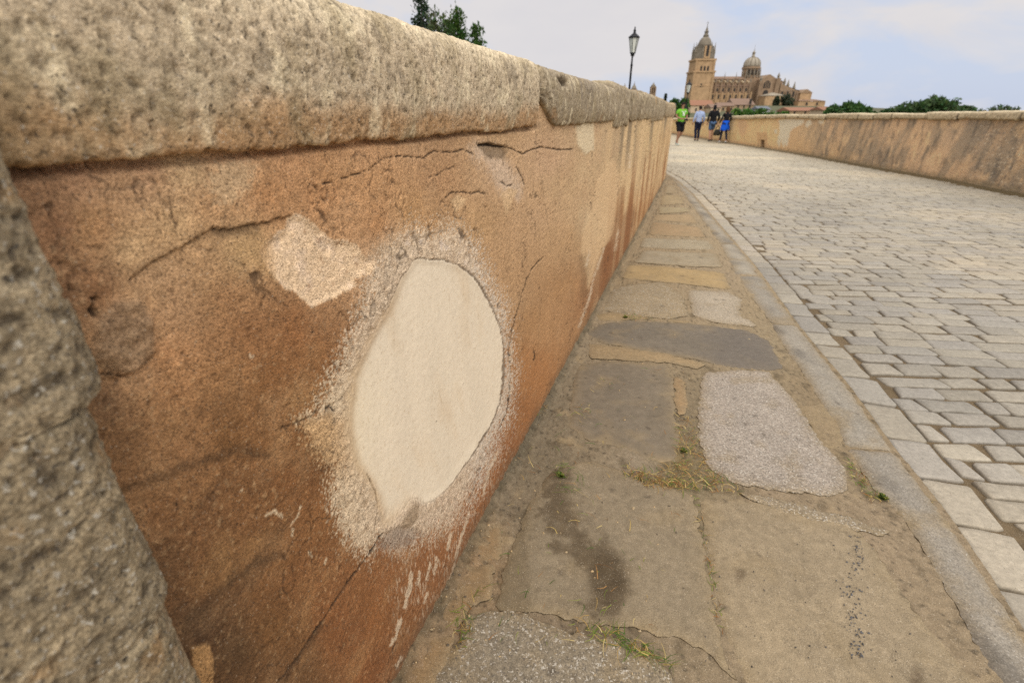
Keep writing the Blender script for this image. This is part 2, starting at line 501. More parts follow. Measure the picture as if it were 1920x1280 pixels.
# grey bloom under the long crack
d = seg_dist(U, Vv, [(905,285),(940,325),(960,350)]) + 16 * nw + 8 * nf
paint(0.75 * sstep(34, 4, d + 14 * ng), (212, 186, 158))
d = sdist(U + 5 * nw, Vv + 5 * nf, [(893,268),(925,270),(952,280),(948,300),(915,296)])
paint(0.75 * sstep(5, -4, d), (128, 108, 84)); off -= 0.004 * sstep(4, -3, d)
for pl in ([(846,372),(862,366),(875,372),(866,388),(854,398)], [(938,362),(955,352),(972,358),(960,378),(950,402),(944,385)]):
    d = sdist(U + 3 * nf, Vv + 5 * nf2, pl)
    paint(0.75 * sstep(3, -3, d), (216, 182, 138))

# speckled pale halo round the mended patch
halo = [(690,500),(735,462),(778,420),(812,436),(838,416),(862,424),(884,452),(902,492),(924,540),(944,590),(954,650),(958,720),(952,770),(938,810),(925,850),(900,900),(872,950),
        (850,985),(815,1000),(770,1018),(738,1030),(715,1012),(690,1042),(655,1015),(632,975),(612,930),(618,880),(596,850),(572,815),(562,790),(600,765),(612,720),(640,665),(662,610),(680,560)]
hd = sdist(Uw + 6 * nf2, Vw + 6 * nf, halo)
oval = [(768,500),(775,487),(790,484),(806,487),(828,487),(852,495),(874,507),(893,524),(908,548),(922,577),(934,606),(942,640),(945,680),(944,716),(936,756),(924,790),(908,818),(890,846),(872,872),(850,902),(832,922),(812,936),
        (800,942),(790,940),(780,933),(770,935),(758,950),(745,964),(730,978),(718,980),(716,962),(706,930),(694,905),(680,888),(668,872),(660,838),(655,800),(654,770),(660,738),(662,704),(675,676),(690,643),(707,612),(728,578),(742,546),(752,520)]
od = sdist(U + 2.2 * nw + 1.6 * nf, Vv + 2.2 * nw2 + 1.6 * nf2, oval)
edge = hd + 13 * white + 32 * ng + 12 * nf
hm = sstep(5, -5, edge)
paint(hm * (0.9 + 0.1 * nf), (220, 196, 160))
paint(hm * 0.5 * sstep(0.05, 0.5, fbm(SS * 40, ZZ * 40, 4, 51)) , (162, 134, 100))
paint(hm * 0.7 * sstep(700, 600, U) * sstep(760, 800, Vv) * sstep(930, 850, Vv), (190, 146, 92))
paint(hm * 0.5 * sstep(0.3, 0.6, fbm(SS * 70, ZZ * 70, 3, 53)), (112, 96, 78))
paint(hm * 0.6 * sstep(0.2, 0.6, fbm(SS * 28 + 5, ZZ * 28, 3, 54)) * sstep(520, 470, Vv), (214, 196, 174))
paint(hm * 0.65 * sstep(860, 905, U) * sstep(0.6, -0.2, nf), (216, 200, 174))
off += hm * (0.0016 + 0.0024 * fbm(SS * 48, ZZ * 48, 4, 55) + 0.0012 * ng)
# loose white spatter in the brown coat, thinning away from the halo
sp = fbm(SS * 150, ZZ * 150, 2, 61); clump = fbm(SS * 14, ZZ * 14, 3, 62)
dens = 0.62 + 0.006 * np.clip(hd, 0, 60) - 0.34 * np.clip(clump, -0.5, 0.6) - 0.12 * sstep(880, 640, U) * 0
spat = sstep(dens, dens + 0.12, sp) * (hd > 0) * sstep(300, 480, Vv) * sstep(980, 950, U)
paint(spat * 0.85, (206, 184, 152)); off += spat * 0.0012
# whitish runs on the foot of the wall under the patch
run = fbm(SS * 170, ZZ * 26, 3, 64)
low = sstep(0.2, 0.5, run + 0.45 * clump + 0.02) * sstep(700, 760, U) * sstep(790, 900, Vv + 0.2 * (U - 900)) * sstep(1240, 1120, Vv) * (od > 3)
paint(low * 0.8, (200, 172, 140))
lowf = sstep(0.3, 0.6, run) * sstep(880, 920, U) * sstep(960, 930, U) * sstep(560, 760, Vv)
paint(lowf * 0.55, (196, 168, 136))
d = sdist(U + 4 * nf, Vv + 4 * nf2, [(705,1015),(722,1000),(745,985),(770,990),(790,1000),(770,1022),(735,1030),(708,1030)])
paint(0.5 * sstep(10, -10, d + 8 * ng), (120, 104, 92)); off -= 0.003 * sstep(4, -4, d)
d = sdist(U + 2 * nf, Vv + 2 * nf2, [(748,990),(756,962),(775,938),(784,945),(782,968),(770,985)])
paint(0.8 * sstep(4, -4, d), (160, 136, 104)); off += 0.004 * sstep(4, -6, d)

# older pale flake, upper left
flake = [(488,472),(512,448),(538,430),(545,408),(556,404),(572,408),(590,418),(606,436),(612,446),(650,452),(668,456),(680,478),(704,492),(694,514),(664,522),(668,532),(648,546),(628,556),(606,566),(584,576),(572,566),(560,554),(534,540),(512,516),(500,494)]
fd = sdist(U + 4.5 * nf + 2 * nw, Vv + 4.5 * nf2 + 2 * nw2, flake)
fm = sstep(2.0, -2.0, fd + 3 * ng)
paint(fm, (232, 200, 156))
paint(fm * 0.6 * sstep(-0.1, 0.6, fbm(SS * 30, ZZ * 30, 4, 71)), (224, 198, 166))
paint(fm * 0.7 * sstep(0.32, 0.6, fbm(SS * 60, ZZ * 60, 3, 72)), (150, 112, 76))
paint(fm * 0.6 * sstep(500, 560, U + 0.4 * (Vv - 480)) * 0 + fm * 0.5 * sstep(530, 500, U), (202, 156, 98))
off -= fm * 0.0035 * sstep(0, -10, fd)

# the mended oval: smooth cream lime, a little sunk, with a dark seam
soft = sstep(830, 740, U) * sstep(540, 620, Vv)
ow = 2.2 + 9.0 * soft
om = sstep(ow, -ow, od - 5.0 * soft + (3.0 + 9 * soft) * ng + (2.0 + 6 * soft) * nf)
cream = lin((232, 216, 190)) * (1 + 0.06 * fbm(SS * 9, ZZ * 2.4, 5, 81) + 0.03 * fbm(SS * 35, ZZ * 35, 3, 85) + 0.03 * fbm(SS * 60, ZZ * 18, 3, 82) + 0.012 * white)[..., None]
cream = mixc(cream, lin((206, 176, 136)), 0.32 * sstep(0.0, 0.7, fbm(SS * 9 + 2 + ZZ * 3, ZZ * 3.0, 5, 83)))
cream = mixc(cream, lin((192, 160, 120)), 0.65 * sstep(-22, 0, od + 8 * nw) * sstep(820, 700, U))
cream = mixc(cream, lin((186, 158, 122)), 0.45 * sstep(0.34, 0.6, fbm(SS * 130, ZZ * 130, 3, 86)) + 0.35 * sstep(.012, .004, np.abs(fbm(SS * 5 + 8, ZZ * 2.5 + SS * 2, 3, 87))) * sstep(0, .3, nm))
C = mixc(C, cream, om)
rough = rough * (1 - 0.78 * om)
off = off * (1 - 0.93 * om) - om * 0.0022 * sstep(0, -14, od) + om * 0.0004 * nf + om * 0.00025 * fbm(SS * 12, ZZ * 7, 3, 84)
seamw = (1 - 0.8 * soft) * np.clip(0.9 + 1.2 * nw + 0.8 * nf, 0, 3) * (0.55 + 0.9 * sstep(850, 900, U) + 0.8 * sstep(560, 500, Vv))
sm = sstep(seamw + 0.8, seamw - 0.6, np.abs(od - 0.5))
paint(sm * 0.7 * (1 - 0.8 * soft), (96, 78, 58)); off -= sm * 0.0025

# cracks: dark hairlines with depth; lips: the coat above stands proud of the coat below
def crack(pts, w, depth=0.004, c=(52, 40, 30), amt=0.9, wob=2.0):
    global off
    x0, x1 = min(p[0] for p in pts) - 20, max(p[0] for p in pts) + 20
    y0, y1 = min(p[1] for p in pts) - 20, max(p[1] for p in pts) + 20
    m = (U > x0) & (U < x1) & (Vv > y0) & (Vv < y1)
    dd = np.full(U.shape, 99.0)
    dd[m] = seg_dist(U[m] + wob * nf[m] + 0.6 * wob * ng[m], Vv[m] + wob * nf2[m], pts)
    ww = w * np.clip(1 + 0.9 * nf2 + 0.5 * nw, 0.15, 2.2)
    k = sstep(ww + 0.7, ww - 0.7, dd)
    paint(k * amt, c)
    off -= k * depth
def lip(pts, depth, fall, c=None, amt=0.5):
    """The coat is broken away on the right-hand/lower side of the line."""
    global off
    best = np.full(U.shape, 1e9); sg = np.zeros(U.shape); inn = np.zeros(U.shape)
    u, v = U + 2.0 * nf + 2 * nw, Vv + 2.0 * nf2 + 2 * nw2
    for i in range(len(pts) - 1):
        ax, ay = pts[i]; bx, by = pts[i + 1]
        ex, ey = bx - ax, by - ay
        t = ((u - ax) * ex + (v - ay) * ey) / (ex * ex + ey * ey)
        tc = np.clip(t, 0, 1)
        d = np.hypot(u - ax - tc * ex, v - ay - tc * ey)
        cr = ex * (v - ay) - ey * (u - ax)
        up = d < best
        best = np.where(up, d, best); sg = np.where(up, cr, sg)
        inn = np.where(up, ((t >= 0) | (i > 0)) & ((t <= 1) | (i < len(pts) - 2)), inn)
    k = np.where((sg > 0) & (inn > 0), np.exp(-best / fall), 0) * sstep(0, 1.5, best)
    off -= depth * k
    if c is not None: paint(k * amt, c)

lip([(245,525),(290,495),(330,470),(365,452),(400,428),(440,430),(490,420),(545,405)], 0.006, 40)
crack([(245,525),(290,495),(330,470),(365,452),(400,428),(440,430),(490,420),(545,405)], 1.3, 0.006, c=(58, 44, 32), wob=3.5)
d = sdist(U + 6 * nf, Vv + 6 * nf2, [(395,430),(450,426),(495,420),(490,448),(460,440),(430,446),(405,445)])
paint(0.6 * sstep(6, -6, d), (96, 78, 58))
lip([(840,430),(800,440),(770,452)][::-1], 0.002, 20)
crack([(590,350),(640,335),(690,320),(718,298),(739,292),(797,296),(812,284),(851,286),(869,280),(887,289)], 1.1, 0.004)
crack([(896,271),(917,271),(951,276),(963,280),(981,289),(999,280),(1017,276),(1047,281),(1072,280)], 1.2, 0.005)
crack([(896,271),(917,271),(945,275)], 2.4, 0.006)
lip([(896,271),(917,271),(951,276)], 0.006, 14)
crack([(806,331),(821,328),(833,319),(851,313)], 0.8, 0.003)
crack([(836,370),(848,361),(869,360),(884,363),(896,359),(908,363)], 1.3, 0.004)
crack([(939,340),(951,349),(960,346)], 1.2, 0.003)
crack([(969,313),(978,330),(984,346)], 0.9, 0.003)
crack([(1019,482),(1008,492),(996,506),(987,524),(976,559),(966,595),(957,631),(953,665)], 1.0, 0.005)
crack([(1034,465),(1030,440),(1010,300)], 0.35, 0.001, amt=0.5)
crack([(1000,655),(1003,668),(1001,676)], 1.0, 0.004)
crack([(1015,560),(1008,650),(1000,720),(985,780)], 0.3, 0.001, amt=0.4)
crack([(1040,280),(1046,330),(1050,400)], 0.3, 0.001, amt=0.4)
crack([(1004,205),(1006,300)], 0.4, 0.002, amt=0.5)
crack([(715,1000),(690,1040),(640,1110),(600,1170),(560,1230),(505,1300)], 1.7, 0.005, c=(46, 36, 28))
crack([(955,665),(957,700),(955,740),(950,775),(938,800)], 1.3, 0.005)
crack([(600,765),(585,778),(560,792),(520,806)], 1.5, 0.003, c=(70, 52, 38), amt=0.7)
crack([(626,770),(618,760),(612,766)], 2.2, 0.004)
crack([(690,890),(704,920),(708,950),(702,990)], 1.2, 0.004, c=(110, 88, 62))
crack([(560,350),(600,320),(640,300)], 0.4, 0.001, amt=0.5)
for pl, w in (([(772,1074),(766,1106),(757,1136)],3.6),([(748,1163),(739,1196),(731,1208)],3.2),([(806,1056),(800,1086)],2.6),([(820,1046),(813,1076)],2.2),([(786,1072),(782,1094)],2.4),([(866,1000),(852,1056),(838,1108)],2.4),([(880,960),(868,1000)],2.4),([(752,1230),(742,1250)],2.0),([(800,1110),(794,1130)],1.6),([(846,1000),(838,1030)],2.0),([(500,966),(514,958),(530,969)],1.8),([(546,985),(560,966),(565,950)],1.6),([(548,1004),(552,990)],1.6),([(580,1035),(584,1041)],2.4),([(612,1046),(608,1056)],1.6),([(470,664),(474,670)],2.6),([(960,640),(956,700),(958,740)],1.6),([(905,930),(918,880),(932,850)],1.8),([(1132,466),(1114,520),(1102,568),(1086,612)],1.6),([(1105,470),(1098,500)],1.4),([(1182,290),(1180,315)],1.6),([(1160,430),(1154,470)],1.2)):
    crack(pl, w, -0.0008, c=(214, 190, 158), amt=0.85, wob=4.0)
d = sdist(U + 3 * nf, Vv + 4 * nf2, [(358,1212),(392,1208),(399,1240),(397,1300),(366,1300)])
paint(0.85 * sstep(3, -3, d), (190, 146, 98)); off += 0.003 * sstep(3, -3, d)
pd = sdist(U + 6 * nf, Vv + 6 * nf2, [(392,345),(412,312),(446,298),(476,318),(470,350),(448,372),(420,386),(398,370)])
paint(0.5 * sstep(12, -10, pd + 22 * ng), (206, 180, 142))
pd = sdist(U + 6 * nf, Vv + 6 * nf2, [(455,438),(500,430),(500,470),(520,520),(470,490),(430,470)])
paint(0.45 * sstep(10, -10, pd + 12 * ng), (186, 150, 104))
# a net of fine branching hairlines, here and there with a raised lip
for (fx, fz, sd, th) in ((2.6, 3.4, 221, .017), (5.0, 4.2, 231, .017)):
    rn = fbm(SS * fx + 2 + .25 * nw, ZZ * fz + .25 * nw2, 4, sd)
    mk = sstep(.0, .25, fbm(SS * 2.2 + sd, ZZ * 2.2, 3, sd + 5)) * (od > 8) * (fd > 4)
    hl = mk * sstep(th, th * .35, np.abs(rn)) * np.clip(.75 + .8 * nf2, 0, 1)
    paint(.75 * hl, (66, 50, 38)); off -= .0026 * hl
    off += .0012 * mk * sstep(0, .02, rn) * np.exp(-np.clip(rn, 0, 1) / .09)
# bulge and broken coat at far left
d = sdist(U + 6 * nw, Vv + 6 * nw2, [(185,600),(215,565),(262,560),(285,600),(292,660),(255,700),(200,700),(172,660)])
paint(0.55 * sstep(8, -8, d), (138, 116, 92)); off += 0.006 * sstep(14, -14, d) + 0.004 * nf * sstep(5, -5, d)
crack([(180,560),(172,580),(180,590)], 4.0, 0.006)
crack([(190,700),(235,706),(260,690),(292,664)], 1.4, 0.004)
lip([(292,664),(260,690),(235,706),(190,712)][::-1], 0.004, 18)
for line, w in (([(232,915),(300,892),(375,864),(450,845),(500,852)], 9), ([(350,1170),(412,1111),(469,1062),(520,1040)], 8), ([(520,1290),(560,1232),(600,1172)], 5)):
    d = seg_dist(U + 8 * nw, Vv + 8 * nw2, line) + 5 * nf
    paint(0.5 * sstep(w * 1.8, 0, d), (66, 50, 36))
for (x, y, r) in ((332,946,4),(446,983,3),(587,622,3.5),(452,984,3),(198,602,4),(430,1082,2.5),(655,1004,2.5),(262,300,3),(820,790,1.5),(870,720,1.2)):
    d = np.hypot(U - x, Vv - y)
    paint(sstep(r, r * 0.4, d), (48, 40, 34)); off -= 0.002 * sstep(r, 0, d)
# damp foot of the wall and grime under the coping
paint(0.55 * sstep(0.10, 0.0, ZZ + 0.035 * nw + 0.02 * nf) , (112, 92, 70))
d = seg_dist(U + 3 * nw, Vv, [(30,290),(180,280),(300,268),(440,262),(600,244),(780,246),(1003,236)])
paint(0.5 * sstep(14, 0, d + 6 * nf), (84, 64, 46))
off -= 0.014 * sstep(1.246, 1.256, ZZ + 0.005 * nw) * (SS < 1.70)
C = C * (1 + np.array((.06, .06, .0)) * (sstep(760, 600, U) * sstep(600, 760, Vv))[..., None])

lum = C @ np.array((.3, .6, .1))
C = lum[..., None] + (C - lum[..., None]) * 1.0
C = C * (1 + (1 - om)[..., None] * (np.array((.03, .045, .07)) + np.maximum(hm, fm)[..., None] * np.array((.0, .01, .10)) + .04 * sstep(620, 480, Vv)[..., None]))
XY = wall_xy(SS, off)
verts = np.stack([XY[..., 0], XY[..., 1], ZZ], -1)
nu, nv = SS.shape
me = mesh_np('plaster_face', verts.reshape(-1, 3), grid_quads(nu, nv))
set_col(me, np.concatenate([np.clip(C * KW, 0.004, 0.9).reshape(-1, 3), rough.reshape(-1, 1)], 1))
left_wall = empty('parapet_wall', (float(W0[0]), float(W0[1]), 0))
tag(left_wall, 'flaking brown plastered wall with a smooth cream mended oval, beside the flagstone footway', 'wall')
def child(o, par):
    o.parent = par
    o.matrix_parent_inverse = Matrix.Translation(par.location).inverted() if par.rotation_euler.z == 0 else par.matrix_basis.inverted()
    return o
child(link('plaster_face', me, M_PLASTER), left_wall)
# core of the wall behind the plaster (its far side and top)
mb = MB()
cs = np.array([-1.6, 0, 4, 8, 11, 12.2, 16, 25, 35, 46.0])
fr = wall_xy(cs, np.full(len(cs), -0.09)); bk = wall_xy(cs, np.full(len(cs), -0.42))
vs, fs = [], []
for a, b in zip(fr, bk):
    vs += [(a[0], a[1], -1.2), (a[0], a[1], 1.26), (b[0], b[1], 1.26), (b[0], b[1], -1.2)]
for i in range(len(cs) - 1):
    for k in range(4):
        fs.append((4 * i + k, 4 * i + (k + 1) % 4, 4 * i + 4 + (k + 1) % 4, 4 * i + 4 + k))
fs += [(0, 1, 2, 3), tuple(4 * (len(cs) - 1) + k for k in (3, 2, 1, 0))]
mb.add(vs, fs, lin((150, 112, 74)))
child(mb.build('wall_core', M_PLASTER), left_wall)
# ------------------------------------------------------------------ coping stones on the left wall
def coping_profile(n_front, ov, zb, zt, back):
    """Cross-section (offset from wall face, height), from the underside round the front and top to the back."""
    h = zt - zb
    key = [(-0.01, zb + 0.004), (ov * 0.75, zb + 0.002), (ov + 0.004, zb + 0.02), (ov + 0.011, zb + 0.30 * h), (ov + 0.011, zb + 0.60 * h), (ov + 0.004, zb + 0.80 * h),
           (ov - 0.016, zb + 0.925 * h), (ov - 0.06, zt - 0.006), (ov - 0.20, zt), (-back + 0.06, zt - 0.01), (-back, zt - 0.05), (-back - 0.01, zb + 0.02), (-back + 0.02, zb)]
    k = np.array(key)
    # Catmull-Rom through the keys, then even spacing on the visible part
    P = np.vstack([2 * k[0] - k[1], k, 2 * k[-1] - k[-2]])
    out = []
    for i in range(1, len(P) - 2):
        for t in np.linspace(0, 1, 24, endpoint=False):
            a, b, c, d = P[i - 1], P[i], P[i + 1], P[i + 2]
            out.append(0.5 * ((2 * b) + (-a + c) * t + (2 * a - 5 * b + 4 * c - d) * t * t + (-a + 3 * b - 3 * c + d) * t ** 3))
    out.append(k[-1]); out = np.array(out)
    L = np.concatenate([[0], np.cumsum(np.hypot(*np.diff(out, axis=0).T))])
    vis = L[24 * 8]                                   # as far as the flat of the top
    tt = np.concatenate([np.linspace(0, vis, n_front, endpoint=False), np.linspace(vis, L[-1], 14)])
    return np.stack([np.interp(tt, L, out[:, 0]), np.interp(tt, L, out[:, 1])], 1), tt

def coping_block(s0, s1, xy, step, n_front, ov, zb, zt, back, seed, cols, amp=1.0, zb_fn=None, extra=None, zt_fn=None, fq=1.0):
    ns = max(8, int((s1 - s0) / step))
    ss = np.linspace(s0, s1, ns)
    prof, tt = coping_profile(n_front, ov, zb, zt, back)
    Sg, Tg = np.meshgrid(ss, tt, indexing='ij')
    O = np.repeat(prof[None, :, 0], ns, 0); Z = np.repeat(prof[None, :, 1], ns, 0)
    ends = np.minimum(Sg - s0, s1 - Sg)
    r = 0.022 + 0.010 * perlin(Tg * 9, Sg * 0 + seed, seed)
    shr = (1 - np.sqrt(np.clip(1 - (1 - np.clip(ends / r, 0, 1)) ** 2, 0, 1)))
    if zt_fn is not None:
        w = sstep(zb + 0.3 * (zt - zb), zt, Z)
        Z = Z + w * zt_fn(Sg)
    if zb_fn is not None:
        w = sstep(zt - 0.05, zb, Z)
        Z = Z + w * zb_fn(Sg)
    # outward directions of the section
    dO, dZ = np.gradient(O, axis=1), np.gradient(Z, axis=1)
    ln = np.hypot(dO, dZ) + 1e-9
    nO, nZ = dZ / ln, -dO / ln
    sgn = np.sign(np.mean(nO[:, n_front // 3])); nO, nZ = nO * sgn, nZ * sgn
    q = 31.0 * seed
    D = amp * (0.0045 * fbm(Sg * 3.2 + q, Tg * 3.8, 3, seed) + 0.0024 * fbm(Sg * 14 + q, Tg * 14, 4, seed + 1) + 0.0028 * fbm((Sg * 70 + Tg * 25) * fq + q, Tg * 45 * fq, 3, seed + 2))
    pit = sstep(0.10, 0.55, fbm((Sg * 125 + Tg * 45) * fq + q, Tg * 78 * fq, 3, seed + 3)); bigpit = 0.45 * sstep(0.48, 0.7, fbm(Sg * 17 + q, Tg * 17, 2, seed + 4))
    D -= amp * (0.0040 * pit + 0.006 * bigpit) + 0.030 * shr
    sidev = 0
    if extra is not None:
        D, sidev = extra(Sg, Tg, D, Z)
    O = O + nO * D; Z = Z + nZ * D
    XYc = xy(Sg, O)
    P = np.stack([XYc[..., 0], XYc[..., 1], Z], -1)
    nu, nv = Sg.shape
    verts = P.reshape(-1, 3)
    quads = grid_quads(nu, nv)
    c0 = verts[:nv].mean(0); c1 = verts[-nv:].mean(0)
    base = nu * nv
    verts = np.vstack([verts, c0, c1])
    k = np.arange(nv); k2 = (k + 1) % nv
    tris = np.vstack([np.stack([np.full(nv, base), k2, k], 1), np.stack([np.full(nv, base + 1), (nu - 1) * nv + k, (nu - 1) * nv + k2], 1)])
    me = mesh_np('coping_stone', verts, quads, tris)
    hz = np.clip((Z - zb) / (zt - zb), 0, 1.05)
    cA, cB, cC, cD = [lin(c) for c in cols]            # foot, face, brow, top
    Cc = mixc(np.broadcast_to(cA, Sg.shape + (3,)), cB, sstep(0.10, 0.34, hz + 0.16 * fbm(Sg * 5 + q, Tg * 5, 4, seed + 5)))
    Cc = mixc(Cc, cC, sstep(0.6, 0.9, hz + 0.1 * fbm(Sg * 4 + q, Tg * 4, 3, seed + 6)))
    Cc = mixc(Cc, cD, sstep(0.93, 0.99, hz))
    Cc = mixc(Cc, lin((150, 134, 104)), 0.7 * sstep(-0.05, 0.55, fbm(Sg * 11 + q, Tg * 7, 5, seed + 7)))
    Cc = mixc(Cc, lin((222, 206, 172)), 0.6 * sstep(0.05, 0.6, fbm(Sg * 22 + q + 5, Tg * 14, 4, seed + 11)))
    Cc = mixc(Cc, lin((112, 100, 84)), 0.5 * sstep(0.22, 0.62, fbm(Sg * 26 + q, Tg * 15, 4, seed + 8) + 0.5 * fbm(Sg * 4 + q, Tg * 4, 2, seed + 9)) * sstep(0.3, 0.5, hz))
    Cc = mixc(Cc, lin((150, 112, 72)), 0.5 * sstep(0.3, 0.6, fbm(Sg * 8 + q, Tg * 8, 4, seed + 10)) * sstep(0.6, 0.3, hz))
    Cc = mixc(Cc, lin((80, 68, 52)), 0.62 * pit + 0.25 * bigpit * (1 - 0.6 * pit))
    if isinstance(sidev, tuple):
        for (mk, c) in sidev: Cc = mixc(Cc, lin(c), mk)
    Cc = mixc(Cc, lin((62, 54, 44)), 0.8 * sstep(0.25, 0.8, shr))
    Cc = Cc * (1 + 0.14 * fbm(Sg * 130 * fq, Tg * 130 * fq, 2, seed + 12))[..., None]
    Cc = np.vstack([np.clip(Cc * KW * 1.13, 0.01, 0.8).reshape(-1, 3), lin(cB), lin(cB)])
    set_col(me, Cc)
    return me

BUFF = [(178,144,106), (188,170,142), (204,187,157), (220,203,171)]
GREY = [(146,128,100), (150,135,111), (148,134,112), (164,148,118)]
joints = [-1.6, 1.70, 3.38, 4.12, 4.95, 6.15, 8.4, 9.6, 11.1, 12.6]
def zb_first(s):
    return 0.012 * fbm(s * 3.3, s * 0 + 1.7, 4, 90) + 0.006 * fbm(s * 22, s * 0, 3, 91) - 0.004
def zb_second(s):
    return 0.085 * sstep(1.93, 1.70, s + 0.02 * fbm(s * 20, s * 0, 2, 92)) + 0.006 * fbm(s * 16, s * 0 + 3, 3, 93)
def ex_second(Sg, Tg, D, Z):
    # dark socket in the face, a knob of mortar on the near end, grey weather runs
    px, py = proj(*np.moveaxis(wall_xy(Sg, np.full(Sg.shape, 0.03)), -1, 0), Z)
    hole = sstep(12, 4, np.hypot((px - 1062) / 0.9, (py - 152) / 1.25) + 4 * perlin(Sg * 30, Z * 30, 94))
    D = D - 0.035 * hole
    knob = sstep(0.07, 0.0, np.abs(Sg - 1.755)) * sstep(1.45, 1.48, Z)
    D = D + 0.018 * knob
    runs = sstep(0.1, 0.6, fbm(Sg * 22, Z * 3, 4, 95))
    return D, ((0.9 * hole, (50, 42, 34)), (0.5 * runs, (122, 112, 102)), (0.8 * knob, (96, 92, 88)))
def ex_runs(Sg, Tg, D, Z):
    runs = sstep(-0.1, 0.5, fbm(Sg * 9, Z * 5, 4, 96))
    lich = sstep(0.25, 0.6, fbm(Sg * 5 + 3, Z * 5, 4, 97)) * sstep(1.34, 1.46, Z)
    gro = sstep(0.05, 0.5, perlin(Sg * 5.5, Z * 1.4, 99) + 0.4 * perlin(Sg * 14, Z * 2, 89))
    D = D - 0.022 * gro
    return D, ((0.55 * gro, (92, 80, 64)), (0.7 * runs, (128, 114, 92)), (0.6 * lich, (186, 140, 70)))
for i in range(len(joints) - 1):
    a, b = joints[i], joints[i + 1]
    if i == 0:
        me = coping_block(a, b - 0.006, wall_xy, 0.0042, 104, 0.013, 1.264, 1.462, 0.46, 3, BUFF, zb_fn=zb_first)
    elif i == 1:
        me = coping_block(a + 0.014, b - 0.010, wall_xy, 0.006, 84, 0.020, 1.256, 1.454, 0.46, 17, GREY, amp=1.1, zb_fn=zb_second, extra=ex_second)
    else:
        me = coping_block(a + 0.016, b - 0.016, wall_xy, 0.011, 64, 0.016 + 0.006 * math.sin(i * 2.3), 1.245 - 0.03 * (i % 3 == 2), 1.49 + 0.012 * math.sin(i * 1.7), 0.46, 20 + 13 * i, GREY if i < 6 else [(152,132,102), (160,142,114), (166,148,118), (182,162,128)], amp=1.5,
                          zb_fn=(lambda s: 0.02 * fbm(s * 5, s * 0 + 9, 3, 98)), extra=ex_runs, fq=0.35)
    o = child(link('coping_stone', me, M_COPING), left_wall)
    if i == 0: o['label'] = 'long buff coping stone with a pitted rounded face'
    if i == 1: o['label'] = 'grey weathered coping stone with a dark socket and a chipped lower corner'
s = 12.6
i = 0
while s < 45:
    L = 1.1 + 0.4 * random.random()
    me = coping_block(s + 0.01, min(s + L, 46) - 0.01, wall_xy, 0.08, 16, 0.03, 1.245, 1.49, 0.46, 40 + i % 7, GREY, amp=1.2, fq=0.1)
    child(link('coping_stone', me, M_COPING), left_wall)
    s += L; i += 1

